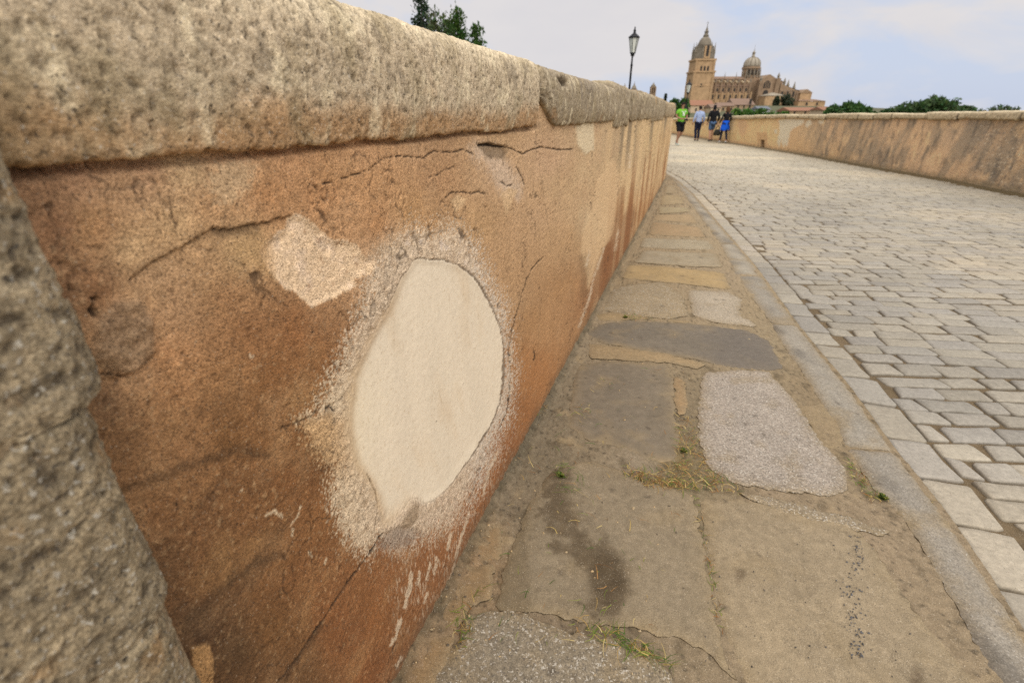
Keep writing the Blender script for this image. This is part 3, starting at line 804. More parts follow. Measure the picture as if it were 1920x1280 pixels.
# ------------------------------------------------------------------ rough stone pier in front of the wall, at the left edge
pier = empty('stone_pier', tuple(wall_xy(-0.3, 0.05)) + (0.0,))
tag(pier, 'rough granite pier of stacked blocks standing against the brown plastered wall', 'pier')
def pier_block(z0, z1, sR, oF, seed, cols, name='stone_block', amp=1.0, step=0.004):
    """A block wrapped round the pier: along its front, round the corner and back to the wall."""
    r = 0.05
    pl = []
    for t in np.arange(-0.95, sR - r, step): pl.append((t, oF))
    for a in np.linspace(0, math.pi / 2, 22)[1:]: pl.append((sR - r + r * math.sin(a), oF - r + r * math.cos(a)))
    for t in np.linspace(oF - r, -0.03, 14)[1:]: pl.append((sR, t))
    pl = np.array(pl)
    L = np.concatenate([[0], np.cumsum(np.hypot(*np.diff(pl, axis=0).T))])
    zz = np.arange(z0, z1 + 1e-6, step)
    zz[-1] = z1
    # close the top and bottom with two rings drawn in
    Lg, Zg = np.meshgrid(L, zz, indexing='ij')
    So = np.repeat(pl[:, 0][:, None], len(zz), 1); Oo = np.repeat(pl[:, 1][:, None], len(zz), 1)
    dS, dO = np.gradient(So, axis=0), np.gradient(Oo, axis=0)
    ln = np.hypot(dS, dO) + 1e-9
    nS, nO = -dO / ln, dS / ln
    e = np.minimum(Zg - z0, z1 - Zg)
    rr = 0.014 + 0.010 * perlin(Lg * 12, Zg * 0 + seed, seed)
    shr = 1 - np.sqrt(np.clip(1 - (1 - np.clip(e / rr, 0, 1)) ** 2, 0, 1))
    q = seed * 13.7
    D = amp * (0.005 * fbm(Lg * 5 + q, Zg * 5, 3, seed) + 0.002 * fbm(Lg * 30 + q, Zg * 30, 3, seed + 1) + 0.0028 * fbm(Lg * 105 + q, Zg * 105, 3, seed + 2) - 0.0035 * sstep(.15, .5, fbm(Lg * 75 + q, Zg * 75, 2, seed + 9))) - 0.003 * shr
    So = So + nS * D; Oo = Oo + nO * D
    Z = Zg + 0.008 * fbm(Lg * 9 + q, Zg * 9, 2, seed + 3)
    P = wall_xy(So, Oo)
    verts = np.concatenate([P, Z[..., None]], -1).reshape(-1, 3)
    nu, nv = Z.shape
    # lids
    q0 = grid_quads(nu, nv)
    base = nu * nv
    cen = np.concatenate([wall_xy(pl[:, 0] * 0.0 - 0.3, np.full(len(pl), 0.0)), np.zeros((len(pl), 1))], 1)
    lid = []
    vv = [verts]
    for (j, z) in ((0, z0 + 0.012), (nv - 1, z1 - 0.012)):
        b = base; c = wall_xy(-0.35, 0.0)
        vv.append(np.array([[c[0], c[1], z]])); base += 1
        k = np.arange(nu - 1)
        lid.append(np.stack([np.full(nu - 1, b), k * nv + j, (k + 1) * nv + j], 1))
    verts = np.vstack(vv)
    me = mesh_np(name, verts, q0, np.vstack(lid))
    cA, cB = lin(cols[0]), lin(cols[1])
    Cc = mixc(np.broadcast_to(cA, Z.shape + (3,)), cB, sstep(-0.4, 0.5, fbm(Lg * 14 + q, Zg * 14, 4, seed + 4)))
    Cc = mixc(Cc, lin((74, 65, 54)), 0.7 * sstep(0.1, 0.5, fbm(Lg * 75 + q, Zg * 75, 2, seed + 9)))
    Cc = mixc(Cc, lin((178, 164, 136)), 0.5 * sstep(0.2, 0.6, fbm(Lg * 45 + q + 9, Zg * 45, 3, seed + 6)))
    Cc = mixc(Cc, lin((166, 128, 80)), 0.5 * sstep(0.3, 0.7, fbm(Lg * 16 + q, Zg * 16, 3, seed + 7)))
    set_col(me, np.vstack([np.clip(Cc * KW * np.array((.86, .84, .84)), 0.01, 0.8).reshape(-1, 3), cA, cA]))
    return child(link(name, me, M_ROUGH), pier)
pier_block(1.085, 1.345, 0.228, 0.088, 201, ((150,136,110), (172,156,126)))
pier_block(0.845, 1.075, 0.212, 0.090, 211, ((146,132,106), (168,152,122)))
pier_block(0.595, 0.838, 0.200, 0.091, 221, ((142,128,102), (164,148,118)))
pier_block(-0.02, 0.58, 0.195, 0.090, 231, ((124,112,92), (142,128,104)), step=0.008)
pier_block(-0.01, 1.33, 0.203, 0.085, 241, ((148,130,102), (164,144,114)), name='mortar_bed', amp=0.35, step=0.008)
# ------------------------------------------------------------------ footway: cement bed, flagstones, kerb
KERB_OUT_PX = [(2160,1560),(2060,1400),(1980,1275),(1920,1185),(1855,1081),(1768,953),(1673,837),(1599,733),(1497,610),(1416,498),(1300,364),(1266,335)]
KERB_IN_PX = [(2010,1500),(1940,1385),(1880,1290),(1845,1225),(1790,1125),(1720,1005),(1660,940),(1625,900),(1593,845),(1586,818),(1550,768),(1525,730),(1500,687),(1469,649),(1450,610),(1388,526),(1382,516),(1352,458),(1290,375),(1262,337)]
KO = np.array([G(*p) for p in KERB_OUT_PX]); KI = np.array([G(*p) for p in KERB_IN_PX])
# beyond the bend both run on along the wall
_e = np.array(G(1266, 335))
KO = np.vstack([KO, _e + WD2 * 8, _e + WD2 * 35]); 
_e2 = np.array(G(1262, 337))
KI = np.vstack([KI, _e2 + WD2 * 8, _e2 + WD2 * 35])
def kerb_x(y): return np.interp(y, KO[:, 1], KO[:, 0])
def kin_x(y): return np.interp(y, KI[:, 1], KI[:, 0])
def wall_x(y):
    t = np.linspace(-1.6, 46, 900)
    p = wall_xy(t, np.zeros_like(t))
    return np.interp(y, p[:, 1], p[:, 0])

ys = [-1.2]
while ys[-1] < 45:
    y = ys[-1]
    ys.append(y + max(0.007, 0.0028 * (max(y, 0.2) ** 2 + 1.2)))
ys = np.array(ys)
ws = np.concatenate([np.linspace(0, 0.12, 40, endpoint=False), np.linspace(0.12, 1, 190)])
Yg, Wg = np.meshgrid(ys, ws, indexing='ij')
Xg = wall_x(Yg) - 0.03 + (kerb_x(Yg) + 0.01 - wall_x(Yg) + 0.03) * Wg
dw = (Xg - wall_x(Yg)) * 0.943
gU, gV = proj(Xg, Yg, 0 * Xg)
gU, gV = np.clip(gU, -500, 2600), np.clip(gV, 200, 2600)
g1 = fbm(Xg * 7, Yg * 7, 4, 101); g2 = fbm(Xg * 40, Yg * 40, 3, 102); g3 = fbm(Xg * 130, Yg * 130, 2, 103)
Zg = -0.004 + 0.0052 * g1 + 0.0034 * g2 + 0.0014 * g3
Zg += 0.022 * np.exp(-np.clip(dw, 0, 1) / 0.03) * (1 + 0.5 * g2)            # dirt heaped against the wall
csamp = [(760,1270,(160,132,96)),(900,1060,(162,134,98)),(920,1000,(156,134,100)),(960,950,(138,122,96)),(1000,1000,(152,136,108)),(980,860,(134,120,94)),(1020,780,(138,124,98)),(1050,700,(150,134,106)),(1100,640,(160,142,112)),(1150,600,(164,144,112)),
         (1270,870,(128,112,76)),(1300,920,(140,124,94)),(1290,780,(140,124,96)),(1200,880,(154,138,112)),(1450,930,(158,138,108)),(1640,1000,(158,138,108)),(1560,800,(150,130,98)),(1530,700,(152,132,100)),(1450,640,(158,140,108)),(1420,560,(166,146,112)),(1370,510,(168,148,116)),(1330,450,(172,152,118)),(1290,390,(176,156,122)),(1180,520,(166,144,108)),(1220,440,(174,152,116)),(1500,1100,(160,140,110)),(1100,1100,(150,132,104)),(1050,1200,(140,122,96))]
gc = field(gU + 14 * g1, gV + 14 * g1, csamp, 2.6, 12)
gc = gc * np.array((1.0, 1.015, 1.09)) * (1 + 0.14 * g2 + 0.10 * g3 + 0.10 * g1)[..., None]
gc = mixc(gc, lin((92, 80, 60)), 0.6 * sstep(0.15, 0.6, fbm(Xg * 12, Yg * 12, 4, 104)))
gc = mixc(gc, lin((190, 166, 126)), 0.45 * sstep(0.2, 0.7, fbm(Xg * 9 + 4, Yg * 9, 4, 105)))
gc = mixc(gc, lin((84, 76, 56)), 0.55 * sstep(0.05, 0.0, dw + 0.02 * g1 + 0.01 * g2))  # dirt along the wall foot, its darkening also paints in a contact shadow
gc = mixc(gc, lin((70, 62, 50)), 0.7 * sstep(0.42, 0.6, fbm(Xg * 60 + 8, Yg * 60, 2, 106)))
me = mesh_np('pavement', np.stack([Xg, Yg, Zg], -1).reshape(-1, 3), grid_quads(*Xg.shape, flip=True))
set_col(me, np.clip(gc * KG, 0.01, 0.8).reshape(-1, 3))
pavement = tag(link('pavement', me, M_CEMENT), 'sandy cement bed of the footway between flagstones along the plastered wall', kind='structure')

def densify(pts, step, jit, seed, closed=True):
    pts = [np.array(p, float) for p in pts]
    # round the corners once, then even steps with a little wander
    n = len(pts); cc = []
    for i in range(n):
        a, b = pts[i], pts[(i + 1) % n]
        cc += [a * 0.93 + b * 0.07, a * 0.07 + b * 0.93]
    out = []
    for i in range(len(cc)):
        a, b = cc[i], cc[(i + 1) % len(cc)]
        L = np.hypot(*(b - a)); k = max(1, int(L / step))
        for t in range(k): out.append(a + (b - a) * t / k)
    out = np.array(out)
    out[:, 0] += jit * fbm(out[:, 0] * 22 + seed, out[:, 1] * 22, 3, 110 + seed % 5)
    out[:, 1] += jit * fbm(out[:, 0] * 22 + 50, out[:, 1] * 22 + seed, 3, 115 + seed % 5)
    return out

def flag(name, px, mat, color, parent, seed, step=0.016, h=0.004, inner=None, jit=0.010, wob=0.0022, edge=0.010, drop=0.007, world_pts=None, alpha=1.0):
    pts = world_pts if world_pts is not None else [G(*p) for p in px]
    O = densify(pts, step * 0.8, jit, seed)
    x0, y0 = O.min(0); x1, y1 = O.max(0)
    gx, gy = np.meshgrid(np.arange(x0, x1, step), np.arange(y0, y1, step), indexing='ij')
    gx = (gx + rng.uniform(-.3, .3, gx.shape) * step).ravel(); gy = (gy + rng.uniform(-.3, .3, gy.shape) * step).ravel()
    sd = sdist(gx, gy, O)
    k = sd < -step * 0.6
    I = np.stack([gx[k], gy[k]], 1)
    allp = np.vstack([O, I])
    nO = len(O)
    res = delaunay_2d_cdt([Vector((float(p[0]), float(p[1]))) for p in allp], [(i, (i + 1) % nO) for i in range(nO)], [], 1, 1e-6)
    P = np.array([[v[0], v[1]] for v in res[0]]); T = np.array(res[2])
    dd = -sdist(P[:, 0], P[:, 1], O)
    tilt = rng.uniform(-1, 1, 2) * 0.004
    c = P.mean(0)
    Z = h + wob * fbm(P[:, 0] * 9 + seed, P[:, 1] * 9, 3, 120 + seed % 7) + 0.4 * wob * fbm(P[:, 0] * 45, P[:, 1] * 45, 2, 121) + (P - c) @ tilt * 0.6 - drop * np.exp(-np.clip(dd, 0, 1) / edge * 1.5)
    nP = len(P)
    # skirt down into the bed
    zO = h - drop + (O - c) @ tilt * 0.6
    top = np.column_stack([O, zO]); bot = np.column_stack([O, np.full(nO, -0.035)])
    verts = np.vstack([np.column_stack([P, Z]), top, bot])
    i = np.arange(nO); i2 = (i + 1) % nO
    area = 0.5 * np.sum(O[:, 0] * np.roll(O[:, 1], -1) - np.roll(O[:, 0], -1) * O[:, 1])
    sk = np.stack([nP + nO + i, nP + nO + i2, nP + i2, nP + i], 1)
    if area < 0: sk = sk[:, ::-1]
    me = mesh_np(name, verts, sk, T)
    q = seed * 3.1
    col = np.broadcast_to(lin(color), (nP, 3)) * (1 + 0.16 * fbm(P[:, 0] * 5 + q, P[:, 1] * 5, 4, 130) + 0.10 * fbm(P[:, 0] * 30 + q, P[:, 1] * 30, 3, 131))[:, None]
    col = mixc(col, lin((160, 141, 110)), 0.75 * np.exp(-np.clip(dd + 0.015 * fbm(P[:, 0] * 25 + q, P[:, 1] * 25, 3, 133), 0, 1) / 0.03) + 0.5 * sstep(0.1, 0.6, fbm(P[:, 0] * 6 + q + 9, P[:, 1] * 6, 4, 132)))
    for _ in range(int(5 + 40 * (x1 - x0) * (y1 - y0))):
        sx_, sy_ = rng.uniform(x0, x1), rng.uniform(y0, y1); sr = rng.uniform(.003, .011)
        sdd = np.hypot(P[:, 0] - sx_, P[:, 1] - sy_) * (1 + .5 * fbm(P[:, 0] * 60, P[:, 1] * 60, 2, 134))
        col = mixc(col, lin((84, 74, 62)), 0.6 * sstep(sr * 1.3, sr * .5, sdd))
    if inner is not None: col = inner(P, col, dd)
    ec = np.clip(col[:1] * 0 + lin((96, 82, 60)), 0, 1)
    allc = np.vstack([col, np.repeat(ec, 2 * nO, 0)])
    set_col(me, np.clip(np.concatenate([allc * KG, np.full((len(allc), 1), alpha)], 1), 0.008, 1.0))
    o = link(name, me, mat, parent)
    return o

def in_stain(P, col, dd):
    u, v = proj(P[:, 0], P[:, 1], np.zeros(len(P)))
    n = fbm(P[:, 0] * 24, P[:, 1] * 24, 4, 140)
    d = seg_dist(u + 20 * n, v + 20 * n, [(1035,890),(1040,930),(1050,985),(1065,1010),(1090,1030),(1130,1060),(1150,1110),(1135,1140)])
    w = 46 + 60 * n
    col = mixc(col, lin((100, 85, 64)), 0.8 * sstep(-.75, -.05, fbm(P[:, 0] * 14 + 5, P[:, 1] * 14, 4, 144)) * sstep(w, w * 0.35, d))
    d2 = np.hypot((u - 1140) / 45, (v - 1085) / 60)
    col = mixc(col, lin((92, 78, 58)), 0.8 * sstep(1.1, 0.5, d2 + 0.4 * n))
    col = mixc(col, lin((128, 112, 86)), 0.6 * sstep(1010, 980, u + 25 * n))
    return col
def in_big(P, col, dd):
    u, v = proj(P[:, 0], P[:, 1], np.zeros(len(P)))
    n = fbm(P[:, 0] * 20, P[:, 1] * 20, 3, 141)
    for (x, y, r) in ((1388,1080,14),(1720,1275,22),(1780,1180,16)):
        d = np.hypot(u - x, (v - y) * 0.7) + 10 * n
        col = mixc(col, lin((100, 84, 64)), 0.7 * sstep(r, r * 0.4, d))
    col = mixc(col, lin((186, 166, 134)), 0.35 * sstep(0.0, 0.6, fbm(P[:, 0] * 4, P[:, 1] * 4, 3, 142)))
    return col
def in_slate(P, col, dd):
    u, v = proj(P[:, 0], P[:, 1], np.zeros(len(P)))
    n = fbm(P[:, 0] * 10, P[:, 1] * 10, 3, 143)
    return mixc(col, lin((120, 112, 103)), 0.7 * sstep(1290, 1380, u + 50 * n))

FLAGS = [
 (M_CEMENT, (164,147,120), [(1310,926),(1440,944),(1545,963),(1602,990),(1640,1030),(1690,1108),(1770,1215),(1840,1290),(1930,1420),(1990,1560),(1560,1640),(1470,1420),(1405,1285),(1364,1210),(1342,1120),(1324,1010)], in_big, 'large sandy flagstone with a trail of dark chips'),
 (M_CEMENT, (152,137,113), [(1032,885),(1095,862),(1180,885),(1255,912),(1302,928),(1316,1010),(1334,1120),(1352,1205),(1385,1280),(1300,1205),(1200,1178),(1100,1168),(1020,1150),(930,1138),(950,1050),(985,960)], in_stain, 'dusty flagstone with a dark damp stain'),
 (M_GRANITE, (150,138,118), [(872,1152),(960,1142),(1060,1182),(1180,1205),(1240,1235),(1275,1300),(1330,1420),(1340,1600),(640,1600),(760,1330),(840,1238)], None, 'coarse speckled granite flagstone at the foot of the plastered wall'),
 (M_CEMENT, (168,138,100), [(888,995),(935,985),(944,1012),(940,1045),(905,1058),(868,1040)], None, None),
 (M_CEMENT, (166,136,98), [(862,1052),(928,1062),(920,1118),(884,1140),(852,1186),(822,1165)], None, None),
 (M_CEMENT, (164,134,96), [(800,1185),(852,1200),(828,1262),(790,1330),(700,1420),(690,1340),(745,1270)], None, None),
 (M_SLAB, (136,124,106), [(1083,684),(1140,676),(1250,682),(1264,720),(1264,780),(1276,835),(1262,866),(1222,862),(1170,840),(1100,822),(1066,800),(1072,740)], None, 'dark grey squarish flagstone'),
 (M_GRANITE, (175,163,149), [(1318,700),(1380,692),(1440,696),(1484,742),(1540,828),(1580,872),(1592,918),(1560,928),(1480,922),(1392,908),(1330,880),(1312,830),(1310,760)], None, 'broad pale granite flagstone'),
 (M_GRANITE, (160,146,124), [(1385,922),(1440,930),(1500,946),(1600,972),(1672,998),(1660,1004),(1560,984),(1480,962),(1420,942)], None, None),
 (M_CEMENT, (158,138,108), [(1500,760),(1540,756),(1580,800),(1582,838),(1546,838),(1520,800)], None, None),
 (M_CEMENT, (172,142,104), [(1263,706),(1284,710),(1290,760),(1286,774),(1272,778),(1264,750)], None, None),
 (M_CEMENT, (174,150,114), [(1106,644),(1190,654),(1255,664),(1322,682),(1312,692),(1252,680),(1180,675),(1106,672)], None, None),
 (M_SLAB, (132,122,107), [(1092,628),(1120,606),(1180,599),(1280,604),(1400,618),(1444,640),(1466,688),(1440,694),(1380,690),(1300,672),(1200,656),(1130,642)], in_slate, 'long slate-grey flagstone'),
 (M_CEMENT, (176,152,114), [(1108,592),(1150,584),(1220,596),(1292,601),(1290,605),(1200,598),(1130,602)], None, None),
 (M_GRANITE, (172,154,124), [(1150,542),(1180,534),(1240,529),(1276,550),(1292,592),(1250,597),(1180,591),(1126,580)], None, None),
 (M_GRANITE, (186,172,150), [(1288,543),(1360,545),(1392,560),(1386,582),(1420,612),(1340,604),(1300,590)], None, None),
 (M_SLAB, (186,160,116), [(1178,496),(1240,498),(1358,511),(1370,543),(1282,532),(1165,521)], None, 'yellow sandstone flagstone'),
 (M_SLAB, (174,160,134), [(1196,484),(1206,469),(1344,475),(1354,501),(1296,500),(1190,492)], None, None),
 (M_GRANITE, (180,166,138), [(1206,445),(1330,450),(1340,468),(1252,467),(1200,463)], None, None),
 (M_SLAB, (180,154,118), [(1224,416),(1312,426),(1324,445),(1216,440)], None, None),
 (M_SLAB, (182,166,132), [(1234,388),(1290,389),(1296,397),(1236,401)], None, None),
 (M_SLAB, (184,160,124), [(1228,403),(1298,401),(1308,419),(1224,412)], None, None),
 (M_SLAB, (184,164,128), [(1242,366),(1276,366),(1284,382),(1238,385)], None, None),
 (M_SLAB, (180,162,130), [(1248,347),(1262,347),(1272,362),(1244,363)], None, None),
]
for i, (mat, c, px, inner, lab) in enumerate(FLAGS):
    near = max(p[1] for p in px) > 700
    o = flag('flagstone', px, mat, c, pavement, i + 1, step=(0.011 if near else 0.03), inner=inner, jit=0.017, h=0.001 + 0.003 * ((i * 7) % 3) / 2, drop=0.004)
    if lab: o['label'] = lab
# dark chips in the largest flagstone
mb = MB()
def pebble(x, y, z, r, seed, col, flat=0.35):
    rr = random.Random(seed)
    n = 6; a0 = rr.random() * 6; st = rr.uniform(.45, 1.0); sa = rr.random() * 3.14; kx, ky = (1.5, st) if sa > 1.57 else (st, 1.4)
    vs = [(x + kx * r * rr.uniform(.5, 1.2) * math.cos(a0 + 6.283 * k / n), y + ky * r * rr.uniform(.5, 1.2) * math.sin(a0 + 6.283 * k / n), z - 0.002) for k in range(n)]
    ts = [(x + (vx - x) * .6, y + (vy - y) * .6, z + r * flat * rr.uniform(.6, 1.2)) for vx, vy, _ in vs]
    mb.add(vs + ts, [(k, (k + 1) % n, n + (k + 1) % n, n + k) for k in range(n)] + [tuple(n + k for k in range(n))], col, True)
for k in range(170):
    t = random.random(); w = random.gauss(0, 1)
    v = 1005 + 230 * t ** 1.1
    u = 1600 + 8 * math.sin(t * 9) + w * (13 - 6 * abs(t - .5))
    x, y = G(u, v)
    pebble(x, y, 0.0052, random.uniform(0.0010, 0.0032), k, lin((84, 84, 86)) * random.uniform(.6, 1.4), 0.12)
for k in range(60):
    u, v = random.uniform(1320, 1800), random.uniform(960, 1270)
    x, y = G(u, v)
    if x < kin_x(y) - .05: pebble(x, y, 0.0055, random.uniform(0.001, 0.0028), 900 + k, lin((84, 80, 76)) * random.uniform(.6, 1.2), 0.2)
ch = mb.build('dark_chips', M_SLAB, pavement); ch['kind'] = 'stuff'

# kerb stones: long granite pieces between the footway and the cobbles
kerb = tag(empty('kerb', (0, 0, 0)), 'row of long grey granite kerb stones between the footway and the cobbles', 'kerb', kind='structure')
cuts = [-1.3, -0.55, 0.30, G(1600, 846)[1], G(1490, 609)[1], G(1405, 517)[1], G(1360, 457)[1]]
while cuts[-1] < 24: cuts.append(cuts[-1] + random.uniform(1.0, 1.5))
def in_kerb(P, col, dd):
    n = fbm(P[:, 0] * 6, P[:, 1] * 3, 4, 150)
    col = mixc(col, lin((112, 106, 98)), 0.6 * sstep(0.0, 0.5, n))
    return col
for i in range(len(cuts) - 1):
    a, b = cuts[i] + 0.006, cuts[i + 1] - 0.006
    yy = np.linspace(a, b, 7)
    ko = [(float(kerb_x(y)) - 0.012, y - 0.05 * (0 if 0 < k < 6 else 0)) for k, y in enumerate(yy)]
    ki = [(float(kin_x(y)) + 0.006, y + 0.03) for y in yy]
    c = (164, 156, 143) if i < 3 else ((168, 160, 146) if i < 5 else (180, 171, 154))
    flag('kerb_stone', None, M_KERB, c, kerb, 40 + i, step=0.018 if b < 3.2 else 0.05, h=0.006, jit=0.010, world_pts=ko + ki[::-1], inner=in_kerb, drop=0.010, edge=0.014, wob=0.003)

# ------------------------------------------------------------------ the road: sandy bed and cobbles
RW_PX = [(1920, 367), (1780, 339), (1640, 315), (1500, 289), (1400, 273.5), (1330, 262), (1277, 253.5)]
RW = np.array([G(*p) for p in RW_PX])
RW = np.vstack([RW[0] + (RW[0] - RW[2]) * 2.2, RW[0] * 1.0, RW[1:]])
RW = np.vstack([RW, RW[-1] + np.array([0.088, 1.0]) * 30])
def rw_x(y): return np.interp(y, RW[:, 1], RW[:, 0])
ROAD_Z = -0.012
ys = [-3.0]
while ys[-1] < 62: ys.append(ys[-1] + max(0.03, 0.012 * max(ys[-1], 0.5) ** 1.4))
ys = np.array(ys); ws = np.linspace(0, 1, 150)
Yr, Wr = np.meshgrid(ys, ws, indexing='ij')
Xr = kerb_x(Yr) - 0.02 + (rw_x(Yr) + 0.05 - kerb_x(Yr) + 0.02) * Wr
r1 = fbm(Xr * 5, Yr * 5, 4, 160); r2 = fbm(Xr * 26, Yr * 26, 3, 161)
Zr = ROAD_Z - 0.009 + 0.004 * r1 + 0.003 * r2
dr = rw_x(Yr) - Xr
Zr = Zr + np.where(Yr > 2, 0.05 * np.exp(-np.clip(dr, 0, 9) / 0.12), 0)
rc = lin((122, 104, 78)) * (1 + 0.2 * r1 + 0.15 * r2)[..., None]
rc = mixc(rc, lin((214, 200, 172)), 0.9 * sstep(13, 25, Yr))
rc = mixc(rc, lin((88, 78, 58)), 0.6 * sstep(0.1, 0.6, fbm(Xr * 2 + 3, Yr * 2, 4, 162)) * sstep(20, 10, Yr))
rc = mixc(rc, lin((120, 104, 72)), 0.7 * sstep(0.5, 0.1, dr + 0.15 * r1))
me = mesh_np('road', np.stack([Xr, Yr, Zr], -1).reshape(-1, 3), grid_quads(*Xr.shape, flip=True))
set_col(me, np.clip(rc * KG, 0.01, 0.8).reshape(-1, 3))
road = tag(link('road', me, M_CEMENT), 'sandy bed of the cobbled bridge roadway', kind='structure')

PALETTE = [(182,174,160), (180,172,159), (185,176,160), (178,171,159), (187,178,161), (182,173,157), (175,168,157), (189,179,161)]
cob = []                                   # (distance, top outline, colour)
def add_cobble(c4, seed, lift=0.0):
    """c4: four corners, anticlockwise; becomes an eight-to-twelve sided worn stone with a soft shoulder."""
    rr = random.Random(seed)
    c4 = [np.array(p) for p in c4]
    out = []
    for k in range(4):
        a, b, p = c4[k], c4[(k + 1) % 4], c4[(k - 1) % 4]
        ra, rb = rr.uniform(.025, .10), rr.uniform(.025, .10)
        out.append(a + (p - a) * ra * (1.6 if np.hypot(*(p - a)) < np.hypot(*(b - a)) else 0.8))
        out.append(a + (b - a) * rb * (1.6 if np.hypot(*(b - a)) < np.hypot(*(p - a)) else 0.8))
        ln = np.hypot(*(b - a)); nv_ = np.array([(b - a)[1], -(b - a)[0]]) / (ln + 1e-9)
        if ln > 0.16:
            for f in ((.33, .67) if ln > .26 else (.5,)):
                out.append(a + (b - a) * (f + rr.uniform(-.1, .1)) + nv_ * rr.uniform(-.006, .0035))
    out = np.array(out) + np.array([[rr.uniform(-.003, .003), rr.uniform(-.003, .003)] for _ in out])
    c = out.mean(0)
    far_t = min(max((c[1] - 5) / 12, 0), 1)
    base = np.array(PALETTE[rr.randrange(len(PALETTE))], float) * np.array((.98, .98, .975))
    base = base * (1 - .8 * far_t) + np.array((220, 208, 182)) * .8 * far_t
    n = fbm(np.array([c[0] * .55]), np.array([c[1] * .55]), 3, 170)[0]
    base = base * (1 + .10 * n) + np.array((6, 0, -8)) * max(n, 0) + np.array(rr.uniform(-6, 6))
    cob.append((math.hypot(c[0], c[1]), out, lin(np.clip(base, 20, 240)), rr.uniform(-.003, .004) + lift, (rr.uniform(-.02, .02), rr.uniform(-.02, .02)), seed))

# one column of larger setts along the kerb
y = -1.2; k = 0
def bord(y): return float(np.interp(y, [-2, 0.9, 1.7, 3, 5, 12, 40], [.19, .18, .175, .17, .16, .16, .16]))
while y < 24:
    L = random.uniform(.17, .30)
    a, b = y + .006, y + L - .006
    j = lambda: random.uniform(-.006, .006)
    sh = random.uniform(-.012, .012)
    add_cobble([(kerb_x(a) + .012 + j(), a + .03), (kerb_x(a) + bord(a) + j(), a + sh - .012), (kerb_x(b) + bord(b) + j(), b + sh - .012), (kerb_x(b) + .012 + j(), b + .03)], 5000 + k, .002)
    y += L; k += 1
# courses across the road
RA = math.radians(5.0)
ex, ey = np.array([math.cos(RA), -math.sin(RA)]), np.array([math.sin(RA), math.cos(RA)])
v = -1.6; row = 0
while v < 25.5:
    hrow = random.uniform(.108, .140)
    x = -1.0 - random.random() * .4
    cols = []
    while x < 12.5:
        L = random.uniform(.19, .33) if random.random() > .12 else random.uniform(.11, .18)
        gp = random.uniform(.0028, .0062)
        bow = lambda q: .02 * math.sin(q * .9 + row * .35) + .012 * math.sin(q * 2.3 + row)
        jj = lambda: random.uniform(-.006, .006)
        sk = random.uniform(-.022, .022)
        a, b = x + gp, x + L - gp
        q = [ex * (a + jj()) + ey * (v + bow(a) + gp + jj()), ex * (b + jj()) + ey * (v + bow(b) + gp + jj()), ex * (b + sk + jj()) + ey * (v + hrow - gp + bow(b) + jj()), ex * (a + sk + jj()) + ey * (v + hrow - gp + bow(a) + jj())]
        cx, cy = sum(q)[0] / 4, sum(q)[1] / 4
        lim = lambda yy: kerb_x(yy) + bord(yy) + .014
        if q[1][0] > lim(q[1][1]) + .035 and q[2][0] > lim(q[2][1]) + .035 and cx < rw_x(cy) - .02 and cy < 25:
            # trim stones that reach into the kerb column
            q = [np.array([max(p[0], float(lim(p[1])) + random.uniform(0, .008)), p[1]]) for p in q]
            if min(q[1][0] - q[0][0], q[2][0] - q[3][0]) > .05:
                q = [np.array([min(p[0], float(rw_x(p[1])) - .02), p[1]]) for p in q]
                if min(q[1][0] - q[0][0], q[2][0] - q[3][0]) > .04:
                    add_cobble(q, row * 100 + int(x * 7) + 17)
        x += L
    v += hrow; row += 1

def cobble_geo(out, col, lift, tilt, seed):
    n = len(out); c = out.mean(0)
    rr = random.Random(seed + 3)
    def ring(s, z, inset):
        r = []
        for p in out:
            d = p - c; L = np.hypot(*d)
            q = c + d * max((L - inset) / L, .3) * s
            r.append((q[0], q[1], z + lift + tilt[0] * (q[0] - c[0]) + tilt[1] * (q[1] - c[1]) + rr.uniform(-.0012, .0012)))
        return r
    vs = ring(1, ROAD_Z - .045, -.002) + ring(1, ROAD_Z - .006, 0) + ring(1, ROAD_Z + .001, .006) + ring(1, ROAD_Z + .0035, .030)
    vs.append((c[0], c[1], ROAD_Z + .0045 + lift))
    fs = []
    for m in range(3):
        for k in range(n): fs.append((m * n + k, m * n + (k + 1) % n, (m + 1) * n + (k + 1) % n, (m + 1) * n + k))
    for k in range(n): fs.append((3 * n + k, 3 * n + (k + 1) % n, 4 * n))
    jc = lin((98, 84, 63))
    cc = [jc] * n + [col * .6 + jc * .4] * n + [col] * (2 * n + 1)
    cc = [np.clip(np.array(q) * KG * rr.uniform(.95, 1.05), .01, .8) for q in cc]
    return vs, fs, cc
def in_view(c):
    u, w = proj(np.array(c[0]), np.array(c[1]), np.array(0.0))
    return -40 < u < 1960 and 0 < w < 1320 and c[1] > .3
cob.sort(key=lambda t: t[0])
near_n = 0
rest = MB(); ahead = MB()
for (d, out, col, lift, tilt, seed) in cob:
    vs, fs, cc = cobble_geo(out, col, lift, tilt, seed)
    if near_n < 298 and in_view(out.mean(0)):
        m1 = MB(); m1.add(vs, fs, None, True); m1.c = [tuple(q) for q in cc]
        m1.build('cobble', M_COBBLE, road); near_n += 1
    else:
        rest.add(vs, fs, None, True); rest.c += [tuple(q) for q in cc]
o = rest.build('distant_cobbles', M_COBBLE, road); o['kind'] = 'stuff'

